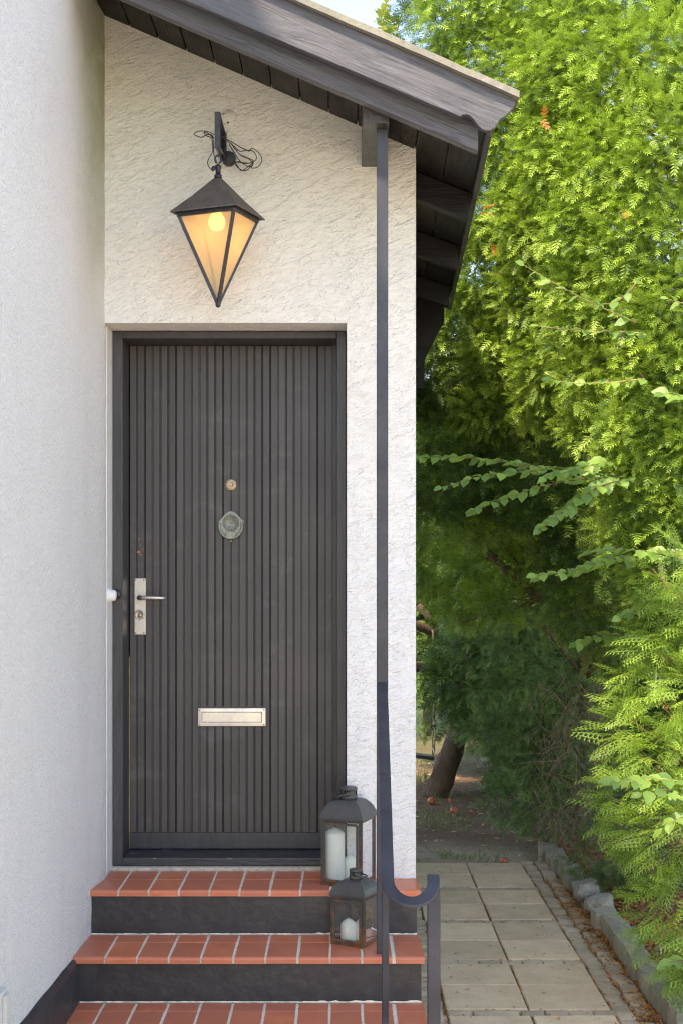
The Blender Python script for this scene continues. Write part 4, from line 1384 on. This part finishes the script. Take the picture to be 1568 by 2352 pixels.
def tone_y(p, n, r):
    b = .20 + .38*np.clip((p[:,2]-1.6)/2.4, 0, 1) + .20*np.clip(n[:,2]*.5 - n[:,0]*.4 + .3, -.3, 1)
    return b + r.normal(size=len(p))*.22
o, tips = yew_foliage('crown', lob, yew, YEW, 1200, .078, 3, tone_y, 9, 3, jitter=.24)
o['label'] = 'yellow green needled crown'
tr = MB(); tr.tube([(2.3,8.6,0),(2.25,8.6,1.2),(2.3,8.5,2.6),(2.2,8.4,4.2),(2.2,8.3,5.4)], [.16,.13,.10,.07,.03], 10); tr.build('trunk', BARK, yew)
sel = [tips[i] for i in rng.choice(len(tips), 150, replace=False)]
branches('branch', lambda t: (2.28, 8.5, max(.3, t[2]-.25)), [tuple(t) for t in sel], yew, TWIG, .016, .003, 5)
# inner crown of the same yew: old needles, coloured darker to deepen shade in the gaps
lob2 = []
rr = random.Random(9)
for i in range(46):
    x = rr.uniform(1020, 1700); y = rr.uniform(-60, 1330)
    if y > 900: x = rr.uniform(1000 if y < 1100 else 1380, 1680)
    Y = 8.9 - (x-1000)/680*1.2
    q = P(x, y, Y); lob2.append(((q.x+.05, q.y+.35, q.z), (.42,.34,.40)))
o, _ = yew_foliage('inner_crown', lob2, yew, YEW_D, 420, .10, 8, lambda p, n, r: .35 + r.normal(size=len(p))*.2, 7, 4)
# a few dead orange shoots
tv, tf = yew_template(6)
pp = np.array([P(1240,292,6.9), P(1235,297,6.9), P(1101,495,7.6), P(1097,507,7.6), P(1108,500,7.6), P(1125,575,7.8), P(1420,505,6.8), P(1150,640,7.9)])
pp[:,1] -= .15
nn_ = len(pp)
scatter('dead_shoots', tv, tf, pp, rng.normal(size=(nn_,3))+[0,-.6,-.8], rng.uniform(-1,1,nn_), np.full(nn_,.07), np.full(nn_,.9), mat_leaf('dead_needles', (.62,.16,.03), (.4,.1,.02), .3), yew, None)

# ---- darker yew reaching over the path from behind the house corner
dark = root('yew_tree', (1.75, 9.9, 0), label='dark shaded yew arching over the path behind the house corner', cat='tree')
lob = []
for a in ((985,770,9.4,.20,.16),(1060,960,9.6,.30,.22),(1000,860,9.6,.24,.20),(1120,1080,9.5,.32,.16),(1000,1060,9.9,.34,.20),(1250,1010,9.2,.30,.15),(1360,1060,8.8,.26,.14),
          (1000,1200,10.2,.36,.14),(1130,1200,9.6,.28,.12),(1260,1160,9.0,.24,.10),(1370,1200,8.7,.24,.10),(1010,1310,10.4,.34,.10),(1150,1300,9.8,.28,.09),(1230,1270,9.4,.2,.08),(1330,1330,9.0,.22,.08),(1440,1330,8.6,.25,.14)):
    L_(*a)
for a in ((1080,1395,9.8,.20,.07),(1180,1385,9.4,.2,.07),(1330,1420,9.0,.2,.1),(1060,1400,10.3,.22,.07),(1420,1480,8.9,.2,.16),(1390,1330,8.4,.2,.12),(1110,900,9.0,.22,.12),(1210,1100,8.8,.22,.10),(1090,1200,9.0,.2,.08),(1300,1240,8.5,.2,.1)):
    L_(*a)
o, tips = yew_foliage('crown', lob, dark, YEW, 800, .088, 21, lambda p, n, r: .42 + .35*np.clip((p[:,2]-1.7)/1.2,0,1) + .3*np.clip(n[:,2],0,1) + r.normal(size=len(p))*.25, 6, 3, jitter=.2)  # needle tone raised, more so higher and on top, painting light into the crown
tr = MB()
tr.tube([P(1340,1960,9.9), P(1335,1760,9.9), P(1350,1560,9.85), P(1320,1420,9.7), P(1250,1200,9.5), P(1200,950,9.6)], [.065,.055,.045,.04,.03,.015], 8)
tr.tube([P(1335,1620,9.9), P(1380,1480,9.7), P(1450,1380,9.4), P(1500,1200,9.2)], [.035,.03,.02,.01], 8)
tr.tube([P(1345,1560,9.85), P(1250,1440,9.7), P(1160,1400,9.6), P(1060,1430,9.6)], [.02,.016,.012,.005], 7)
tr.tube([P(1250,1385,9.5), P(1130,1280,9.6), P(1020,1130,9.9), P(985,1080,10.1)], [.03,.025,.018,.008], 7)
tr.build('trunk', BARK, dark)
sel = [tips[i] for i in rng.choice(len(tips), 60, replace=False)]
branches('branch', lambda t: tuple(P(1290,1330,9.6)), [tuple(t) for t in sel], dark, TWIG, .013, .003, 6)

# ---- blue green fir like shrubs in the shade behind the path
def shrub(name, loc, lobpts, label, mat, dens, size, seed, tone, grp='shaded evergreen shrubs along the bed', gr=4, pairs=7):
    global lob
    s_ = root(name, loc, label=label, cat='shrub', group=grp)
    lob = []
    for a in lobpts: L_(*a)
    o, tips = yew_foliage('foliage', lob, s_, mat, dens, size, seed, lambda p, n, r: tone + r.normal(size=len(p))*.25, pairs, gr, .35, jitter=.25)
    b = worldloc(s_)
    sel = [tips[i] for i in np.random.default_rng(seed).choice(len(tips), min(7, len(tips)), replace=False)]
    if loc[1] < 11: branches('stem', lambda t: (b.x*.5+t[0]*.5+.06, b.y+.15, max(.0, t[2]-.55)), [tuple(t) for t in sel], s_, BARK, .009, .003, seed)
    return s_
shrub('evergreen_shrub', (1.15, 11.3, 0), ((1100,1490,10.8,.28,.22),(1180,1590,10.3,.28,.26),(1110,1600,10.9,.18,.14),(1260,1560,9.9,.26,.24),(1340,1620,9.7,.24,.22),(1200,1470,10.2,.26,.22),(1000,1480,13.2,.35,.3),(985,1640,13.4,.26,.22),(1130,1690,10.2,.22,.14)),
      'blue green shrub hanging in front of the leaning trunk', FIR, 420, .075, 31, .5)
shrub('evergreen_shrub', (1.62, 9.8, .05), ((1200,1700,9.9,.26,.22),(1230,1800,9.7,.27,.22),(1180,1850,9.6,.20,.16),(1260,1880,9.4,.22,.14),(1300,1740,9.7,.2,.2),(1350,1850,9.4,.2,.2),(1380,1720,9.3,.2,.24)),
      'low dark green shrub at the bend where the path ends', FIR, 480, .070, 32, .3)
shrub('evergreen_shrub', (1.75, 8.2, .08), ((1400,1960,8.0,.18,.16),(1350,1990,8.1,.12,.09),(1430,2040,7.8,.14,.11),(1450,1900,8.0,.18,.2),(1500,2000,7.9,.2,.2)),
      'small dark yew shrub between the rocks and the bright thuja', YEW_D, 620, .060, 33, .35)

# dead twigs hanging inside
dt = root('dry_thicket', (1.62, 9.2, .08), label='tangle of dry brown twigs in the shade under the yew', cat='dead branches')
mb = MB(); r_ = random.Random(12)
for i in range(420):
    x = r_.uniform(1235, 1430); y = r_.uniform(1560, 1960); Y = r_.uniform(8.5, 9.5)
    a = P(x, y, Y); 
    d = Vector((r_.gauss(0,.6), r_.gauss(0,.5), r_.gauss(-.45,.6))).normalized()*r_.uniform(.10,.34)
    m_ = a + d*.5 + Vector((r_.gauss(0,.02), r_.gauss(0,.02), r_.gauss(0,.02)))
    e_ = a + d
    if e_.z < .08: e_.z = .08
    mb.tube([a, m_, e_], [.0024, .0018, .0009], 4, False)
tag(mb.build('twigs', DEADTWIG, dt), kind='stuff')

# ---- thuja at the lower right
th = root('thuja_shrub', (1.95, 6.35, .07), label='bright lime green thuja with flat feathery sprays at the right edge', cat='shrub')
lob = []
for a in ((1560,1330,6.3,.14,.14),(1600,1430,6.2,.20,.18),(1530,1500,6.2,.13,.14),(1510,1590,6.2,.17,.16),(1600,1620,6.1,.26,.22),(1480,1690,6.15,.16,.15),(1560,1760,6.0,.22,.2),(1480,1820,6.1,.17,.16),
          (1490,1900,6.1,.14,.15),(1580,1930,5.9,.20,.22),(1530,2000,6.0,.12,.13),(1540,2080,5.95,.11,.12),(1600,2100,5.85,.17,.2),(1570,2160,5.85,.10,.10),(1620,2220,5.8,.13,.12)):
    L_(*a)
r = np.random.default_rng(40)
p_, n_ = lobes_surface(lob, 360, .30, 40); k = facing(p_, n_, -.3) & (p_[:,2] > .10); p_, n_ = p_[k], n_[k]
m_ = len(p_)
dd = n_*.7 + r.normal(size=(m_,3))*.45 + np.array([-.45,-.15,.05])
tv, tf = thuja_template()
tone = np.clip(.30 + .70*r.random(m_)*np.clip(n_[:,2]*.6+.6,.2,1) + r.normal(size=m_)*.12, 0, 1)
scatter('foliage', tv, tf, p_, dd, r.normal(size=m_)*.45, r.uniform(.11,.19,m_), tone, THUJA, th)
sel = [p_[i] for i in r.choice(m_, 70, replace=False)]
branches('stem', lambda t: (1.95, 6.4, max(.07, t[2]-.35)), [tuple(t) for t in sel], th, mat_paint('orange_twig', (.30,.13,.06), .7, .001, .3, 20), .008, .002, 9)

# ---- background trees and hedge beyond the garden
bg = root('garden_hedge', (1.0, 16.5, 0), label='sunlit garden hedge seen through gaps beyond the leaning tree', cat='hedge')
r = np.random.default_rng(50)
N = 26000
p_ = np.stack([r.uniform(-1.5, 7, N), r.normal(16.2, .6, N), r.uniform(0.6, 7.0, N)], 1)
p_[:,1] += .5*np.sin(p_[:,0]*2.1)+.4*np.sin(p_[:,2]*2.7)
tv, tf = broad_template()
scatter('foliage', tv, tf, p_, r.normal(size=(N,3)), r.uniform(-3,3,N), r.uniform(.08,.16,N), np.clip(r.normal(.5,.3,N),0,1), BACKL, bg)
MB().tube([(1,16.5,0),(1,16.5,3)], .06, 6).build('stem', BARK, bg)

bk = root('evergreen_tree', (2.6, 12.6, 0), label='dense dark evergreen closing the view behind the yews', cat='tree')
lob = []
rr = random.Random(77)
for i in range(60):
    x = rr.uniform(1090, 1600); y = rr.uniform(880, 1900)
    if x < 1180 and y > 1650: continue
    L_(x, y, rr.uniform(10.9, 12.4), .42, .40)
for i in range(26):
    L_(rr.uniform(940, 1130), rr.uniform(980, 1560), rr.uniform(12.6, 13.6), .40, .30)
o, tips = yew_foliage('crown', lob, bk, YEW_D, 420, .15, 78, lambda p, n, r: .45 + r.normal(size=len(p))*.35, 7, 4)
MB().tube([(2.6,12.6,0),(2.6,12.6,3.2)], [.16,.08], 9).build('trunk', BARK, bk)

# ---- leaning tree with the swing
tree = root('leaning_tree', P(1000,1825,12.0), label='leaning rough barked tree trunk on the bare soil behind the path', cat='tree')
pts = [P(992,1832,12.0), P(1012,1795,12.0), P(1030,1745,12.05), P(1048,1690,12.1), P(1058,1640,12.15), P(1062,1580,12.2), P(1068,1510,12.25), P(1062,1440,12.3)]
import bmesh
mb = MB(); mb.tube(smooth(pts, 5), [.112 - .0012*i for i in range(36)], 22)
vv = []
for q in mb.v:
    q = Vector(q); h = mnoise.noise(Vector((q.x*16, q.y*16, q.z*4))) + .5*mnoise.noise(Vector((q.x*40, q.y*40, q.z*9)))
    vv.append(q + Vector((h*.022, -abs(h)*.02, 0)))
mb.v = [tuple(q) for q in vv]; trunk = mb.build('trunk', BARK, tree)
mb = MB()
mb.tube(smooth([P(1062,1500,12.25), P(1035,1490,12.2), P(1005,1460,12.1), P(965,1440,12.0), P(900,1425,11.9)]), [.05]*8+[.045]*9+[.04]*8, 10)
mb.tube(smooth([P(1060,1545,12.2), P(1030,1540,12.1), P(990,1533,12.0), P(940,1536,11.9), P(880,1545,11.9)]), .038, 10)
mb.tube(smooth([P(1035,1490,12.2), P(1015,1450,12.1), P(985,1420,12.0), P(960,1390,12.0)]), .03, 8)
mb.build('branch', BARK, tree)
r = np.random.default_rng(51); N = 2600
p_ = np.stack([r.normal(.9,.75,N), r.normal(12.6,.5,N), r.normal(2.6,.75,N)], 1)
p_ = p_[p_[:,2] > 1.5]
N = len(p_)
scatter('crown', *broad_template(), p_, r.normal(size=(N,3))+[0,0,-.4], r.uniform(-3,3,N), r.uniform(.06,.11,N), np.clip(r.normal(.6,.3,N),0,1), BACKL, tree)
swing = root('garden_swing', P(985,1738,11.9), label='black swing seat on a beige rope hanging from the leaning tree', cat='swing')
ROPE = mat_paint('beige_rope', (.50,.40,.24), .85, .002, .2, 90)
mb = MB()
mb.tube([P(993,1447,11.9), P(996,1500,11.9), P(996,1610,11.9), P(995,1655,11.9)], .0105, 8)
mb.tube([P(995,1655,11.9), P(992,1690,11.9), P(993,1733,11.9)], .007, 8)
mb.tube([P(996,1655,11.9), P(998,1690,11.88), P(996,1725,11.88)], .006, 8)
mb.tube([P(905,1440,11.9), P(905,1733,11.9)], .0105, 8)
mb.build('rope', ROPE, swing)
mb = MB(); mb.bar(P(994,1664,11.9), P(994,1676,11.9), .045, .03, (0,1,0)); mb.build('rope_clamp', BLACKP, swing)
mb = MB(); mb.bar(P(995,1741,11.9), P(905,1729,11.9), .16, .028); mb.build('seat', BLACKP, swing, bevel=.004)
mb = MB(); mb.tube([P(993,1718,11.85), P(996,1728,11.84), P(992,1740,11.85)], .006, 8); mb.build('shackle', GALV, swing)

# fallen fruit
FRUIT = mat_paint('red_orange_fruit', (.50,.13,.05), .4, .001, .35, 25)
for (x, y, rad, lb) in ((990,1846,.034,'largest fallen fruit on the soil just below the leaning trunk'),(1041,1868,.031,'fallen orange fruit nearest the tufts of grass'),(1157,1985,.025,'fallen fruit beside the path end near the kerb'),
                        (1033,1841,.018,'small red fruit right of the leaning trunk'),(1082,1866,.015,'little yellowish fruit right of the other fallen fruit'),(996,1829,.016,'tiny fruit touching the foot of the leaning trunk')):
    Yg = F*GZ/(y + 3 - VY); q = P(x, y, Yg)
    mb = MB(); mb.lathe([(.0001,-rad),(rad*.6,-rad*.82),(rad*.95,-rad*.35),(rad,.05*rad),(rad*.85,rad*.55),(rad*.45,rad*.88),(rad*.1,rad*.8),(.0001,rad*.72)], (q.x, Yg, rad*.95), 'Z', 14)
    build_centered(mb, 'fallen_fruit', FRUIT, label=lb, cat='fruit', group='fallen fruit on the soil')

# ---- beech shoots reaching across the yew
beech = root('beech_shrub', (1.9, 6.9, .07), label='young beech with broad toothed leaves reaching across the dark yew', cat='shrub')
def leaf_mesh(seed, wavy=.06):
    rr = random.Random(seed); v = []; n = 9
    for i in range(n):
        t = i/(n-1)
        w = .33*math.sin(math.pi*min(1, t**.85))*(1 + (.05 if i % 2 else -.03)) if 0 < i < n-1 else .0
        zc_ = -.16*t*t + .03*math.sin(5*t)
        if w == 0: v.append((t, 0, zc_))
        else: v += [(t, -w, zc_ + .05 + rr.uniform(-1,1)*wavy*.35), (t, 0, zc_), (t, w, zc_ + .05 + rr.uniform(-1,1)*wavy*.35)]
    f = [(0,1,2),(0,2,3)]
    for i in range(n-3):
        a = 1+3*i; f += [(a,a+3,a+4,a+1),(a+1,a+4,a+5,a+2)]
    a = 1+3*(n-3); e_ = len(v)-1; f += [(a,e_,a+1),(a+1,e_,a+2)]
    me = bpy.data.meshes.new('leaf'); me.from_pydata([tuple(c*.078 for c in q) for q in v], [], f)
    me.polygons.foreach_set('use_smooth', [True]*len(f)); me.materials.append(BEECH); me.update(); return me
leaves = [leaf_mesh(i) for i in range(6)]
nleaf = 0
beech2 = root('beech_shrub', (1.95, 5.9, .07), label='broad leaved beech shoots poking through the bright thuja', cat='shrub')
MB().tube([(1.95,5.9,.0),(1.95,5.9,.8),(1.9,5.85,1.6)], [.016,.012,.005], 7).build('stem', BARK, beech2)
def shoot(pts, n, size=1.0, spread=.9, flat=.3, leafstart=0.0, tmat=None, parent=None, lv=None, seed=0):
    global nleaf
    n = int(n*(1.75 if seed <= 5 else 1.4)) if (parent is None or parent is beech2) else n
    pts = smooth([P(*q) for q in pts], 6); rr = random.Random(seed+17)
    MB().tube(pts, [.0038 - .0026*i/(len(pts)-1) for i in range(len(pts))], 5).build('twig', tmat or TWIG, parent or beech)
    for i in range(n):
        t = leafstart + (1-leafstart)*(i+.5)/n
        k = min(int(t*(len(pts)-1)), len(pts)-2)
        b = pts[k].lerp(pts[k+1], t*(len(pts)-1)-k); d = (pts[k+1]-pts[k]).normalized()
        sd = 1 if i % 2 else -1
        s_ = d.cross(Vector((0,0,1))).normalized()
        dr = (d*.75 + s_*sd*spread*rr.uniform(.6,1.1) + Vector((0,0,rr.uniform(-.6,.35)))).normalized()
        if i == n-1: dr = d
        nrm = Vector((rr.gauss(0,flat), rr.gauss(-.95,flat*2), 1)).normalized()
        y_ = nrm.cross(dr).normalized(); z_ = dr.cross(y_)
        o = bpy.data.objects.new('leaf', rr.choice(lv or leaves)); sc.collection.objects.link(o)
        o.parent = parent or beech
        sz = size*rr.uniform(.75,1.15)*(1-.25*t)
        o.rotation_euler = Matrix((dr, y_, z_)).transposed().to_euler(); o.scale = (sz, sz, sz)
        o.location = b - worldloc(parent or beech); nleaf += 1
Yb = 6.65
shoot([(1440,1085,7.0),(1330,1082,6.8),(1200,1068,6.6),(1080,1052,6.5),(958,1050,6.4)], 34, 1.0, seed=1)
shoot([(1430,1095,6.9),(1340,1100,6.7),(1240,1118,6.6),(1150,1150,6.5),(1082,1172,6.4)], 18, 1.0, seed=2)
shoot([(1440,1100,6.8),(1370,1120,6.6),(1300,1170,6.5),(1240,1215,6.4)], 16, 1.1, seed=3)
shoot([(1300,1075,6.75),(1180,1085,6.5),(1100,1095,6.4),(1010,1120,6.3)], 14, .9, seed=4)
shoot([(1400,1060,6.9),(1330,1075,6.6),(1250,1100,6.4)], 12, 1.1, seed=5)
shoot([(1580,1265,6.6),(1500,1275,6.5),(1400,1285,6.4),(1310,1312,6.3),(1228,1322,6.2)], 24, 1.15, tmat=TWIG, seed=6)
shoot([(1580,1290,6.5),(1500,1270,6.4),(1420,1262,6.3),(1350,1272,6.2)], 14, 1.15, seed=7)
shoot([(1520,1380,6.5),(1470,1400,6.4),(1420,1420,6.3)], 7, 1.2, seed=8)
shoot([(1500,1480,7.4),(1430,1462,7.3),(1370,1462,7.2),(1320,1480,7.1)], 12, 1.2, seed=9)
shoot([(1460,740,6.6),(1380,705,6.45),(1290,660,6.3),(1198,606,6.2)], 13, .9, tmat=YTWIG, seed=10, leafstart=.0)
shoot([(1480,765,6.6),(1400,760,6.5),(1310,757,6.4),(1232,748,6.3)], 12, .85, tmat=YTWIG, seed=11)
shoot([(1480,870,6.6),(1400,878,6.5),(1330,880,6.4),(1262,872,6.3)], 12, .85, tmat=YTWIG, seed=12)
shoot([(1590,920,6.4),(1550,905,6.35),(1520,905,6.3)], 6, 1.2, seed=13)
shoot([(1580,1800,5.75),(1520,1790,5.6),(1460,1795,5.55),(1400,1795,5.5)], 12, 1.1, tmat=YTWIG, seed=14, parent=beech2)
shoot([(1590,1840,5.7),(1530,1815,5.55),(1470,1825,5.5)], 8, 1.15, seed=15, parent=beech2)
shoot([(1590,1870,5.6),(1550,1885,5.5),(1520,1905,5.5)], 5, 1.1, seed=16, parent=beech2)
shoot([(1590,2205,5.5),(1555,2208,5.45),(1535,2212,5.4)], 4, 1.0, seed=17, parent=beech2)
shoot([(1580,700,6.4),(1530,685,6.35)], 3, .8, tmat=YTWIG, seed=18)
shoot([(1470,640,6.5),(1420,690,6.45),(1360,700,6.4)], 6, .9, seed=19)
MB().tube([(1.9,6.9,.0),(1.95,6.95,1.2),(1.85,6.95,2.4),(1.9,6.9,3.4)], [.025,.02,.014,.006], 8).build('stem', BARK, beech)

# ---- shoot standing against the sky beyond the roof
cl_ = root('climber_shoot', P(890,140,9.5), label='thin leafy shoot rising above the roof edge against the sky', cat='plant')
LIME = [leaf_mesh(30)]
m2 = LIME[0].materials[0]
LIME[0].materials.clear(); LIME[0].materials.append(mat_leaf('lime_leaf', (.40,.42,.06), (.20,.26,.05), .4, .4, True))
shoot([(905,150,9.5),(892,90,9.45),(880,60,9.42),(884,20,9.4),(890,-30,9.4)], 24, 1.1, 1.0, .6, parent=cl_, lv=LIME, tmat=YTWIG, seed=20)
shoot([(905,150,9.5),(880,75,9.42),(870,42,9.42)], 9, 1.2, 1.0, .6, parent=cl_, lv=LIME, tmat=YTWIG, seed=21)
shoot([(905,150,9.5),(895,75,9.42),(893,45,9.42)], 9, 1.2, 1.0, .6, parent=cl_, lv=LIME, tmat=YTWIG, seed=22)
shoot([(915,150,9.5),(903,85,9.42),(905,70,9.42)], 6, 1.2, 1.0, .6, parent=cl_, lv=LIME, tmat=YTWIG, seed=23)
MB().tube([P(905,150,9.5), (P(905,150,9.5).x, 9.6, 1.0), (P(905,150,9.5).x+.05, 9.65, 0)], [.006,.015,.02], 6).build('stem', TWIG, cl_)

# ---- litter, pebbles, grass (nobody could count them)
r = np.random.default_rng(60)
def litter(name, x, y, z, size, mat, label, tonev=.5):
    n = len(x)
    p_ = np.stack([x,y,z],1); d = r.normal(size=(n,3)); d[:,2] *= .25
    v = np.array([(-.5,-.14,0),(.1,-.22,.05),(.5,0,0),(.1,.18,.04)]); f = np.arange(4).reshape(-1,4)
    o = scatter(name, v, f, p_, d, r.uniform(-.5,.5,n), size, np.clip(r.normal(tonev,.3,n),0,1), mat)
    tag(o, label, 'leaf litter', kind='stuff'); return o
xs_, ys_ = [], []
n = 8000; xs_.append(np.clip(r.normal(1.325,.035,n),1.2,1.36)); ys_.append(r.uniform(4.6,8.6,n))
n = 700; xs_.append(r.normal(1.245,.008,n)); ys_.append(r.uniform(4.6,8.6,n))
n = 500; xs_.append(r.normal(1.156,.006,n)); ys_.append(r.uniform(4.6,8.6,n))
n = 420; xs_.append(r.normal(.447,.008,n)); ys_.append(r.uniform(4.6,7.5,n))
n = 200; xs_.append(r.normal(.801,.004,n)); ys_.append(r.uniform(4.6,7.5,n))
n = 260; xs_.append(r.uniform(1.12,1.33,n)); ys_.append(r.uniform(4.6,9,n))
n = 500; xs_.append(r.uniform(.3,.43,n)); ys_.append(r.uniform(4.6,8,n))
for kind, y in seq:
    if kind == 'c' and 5 < y < 9:
        n = 70; xs_.append(r.uniform(.45,1.15,n)); ys_.append(y-.038+r.choice([-.036,.036],n)+r.normal(0,.004,n))
n = 170; xs_.append(r.uniform(.46,1.15,n)); ys_.append(r.uniform(5.5,9.0,n))
x = np.concatenate(xs_); y = np.concatenate(ys_)
z = np.where(x > 1.26, r.uniform(.008,.030,len(x)), r.uniform(.014,.030,len(x)))
z[-n:] = .0345
litter('needle_litter', x, y, z, r.uniform(.009,.026,len(x)), DEADL, 'orange brown needles and leaf bits lying between the cobbles', .6)
n = 12000; x = 1.46 + np.abs(r.normal(0,.35,n)); y = r.uniform(4.6,10.2,n)
litter('needle_litter', x, y, np.full(n,.079)+r.uniform(0,.006,n), r.uniform(.012,.035,n), DEADL, 'orange brown needles covering the planted bed behind the kerb', .45)
n = 1300; x = r.uniform(.1,2.6,n); y = 9.2 + r.random(n)*5
litter('leaf_litter', x, y, r.uniform(.002,.008,n), r.uniform(.02,.06,n), mat_leaf('straw_leaf', (.55,.44,.24), (.25,.15,.08), .1, .8), 'straw coloured fallen leaves scattered on the bare soil', .6)
# grass tufts
tp_, td = [], []
gv = []
for cx_, cy_, k, hgt, sp in ((P(1025,1975,0).x,9.35,0,0,0),):
    pass
tufts = [(1022,1972,60,.06,.05),(1062,1978,40,.06,.05),(1105,1978,30,.06,.06),(1130,1965,30,.06,.1),(1000,1890,110,.08,.22),(1040,1895,70,.07,.2),(985,1885,60,.08,.2),(975,1800,80,.12,.1),(1025,1832,60,.07,.2),(1075,1970,30,.05,.15),(962,1760,60,.12,.15),(1095,1985,22,.05,.1)]
P0, D0, S0 = [], [], []
for (x, y, k, h, sp) in tufts:
    Yg = F*GZ/(y-VY); X0 = (x-VX)*Yg/F
    for i in range(k):
        P0.append((X0 + random.gauss(0, sp*.6), Yg + random.gauss(0, sp), 0)); D0.append((random.gauss(0,.45), random.gauss(0,.45), 1)); S0.append(h*random.uniform(.5,1.3))
gvt = np.array([(0,-.035,0),(.55,-.03,.05),(1,0,.22),(.5,.03,.05)]); n = len(P0)
tag(scatter('grass_tufts', gvt, np.arange(4).reshape(-1,4), np.array(P0), np.array(D0), r.uniform(-3,3,n), np.array(S0), np.clip(r.normal(.6,.3,n),0,1), GRASS),
    'thin tufts of green grass on the sandy soil past the slabs', 'grass', kind='stuff')
# gravel in the bed, bottom right
PEB = mat_stone('grey_gravel', (.22,.22,.21), (.42,.41,.40), 30, .003)
b = MB(); rr = random.Random(5)
for i in range(420):
    x = rr.choice((1.30, 1.345)) + rr.gauss(0,.02) if rr.random() < .3 else 1.47 + abs(rr.gauss(0,.16)); y = rr.uniform(4.6, 7.2); s_ = rr.uniform(.006,.016)
    z = .012 if x < 1.4 else .078
    o_ = Vector((x,y,z))
    vs = [o_+Vector((s_*rr.uniform(.7,1.2),0,0)), o_+Vector((0,s_*rr.uniform(.6,1.2),0)), o_-Vector((s_*rr.uniform(.7,1.2),0,0)), o_-Vector((0,s_*rr.uniform(.6,1.2),0)), o_+Vector((rr.uniform(-.3,.3)*s_,0,s_*.8)), o_-Vector((0,0,s_*.4))]
    b.add(vs, [(0,1,4),(1,2,4),(2,3,4),(3,0,4),(1,0,5),(2,1,5),(3,2,5),(0,3,5)])
tag(b.build('gravel', PEB), 'small grey gravel scattered along the kerb', 'gravel', kind='stuff')
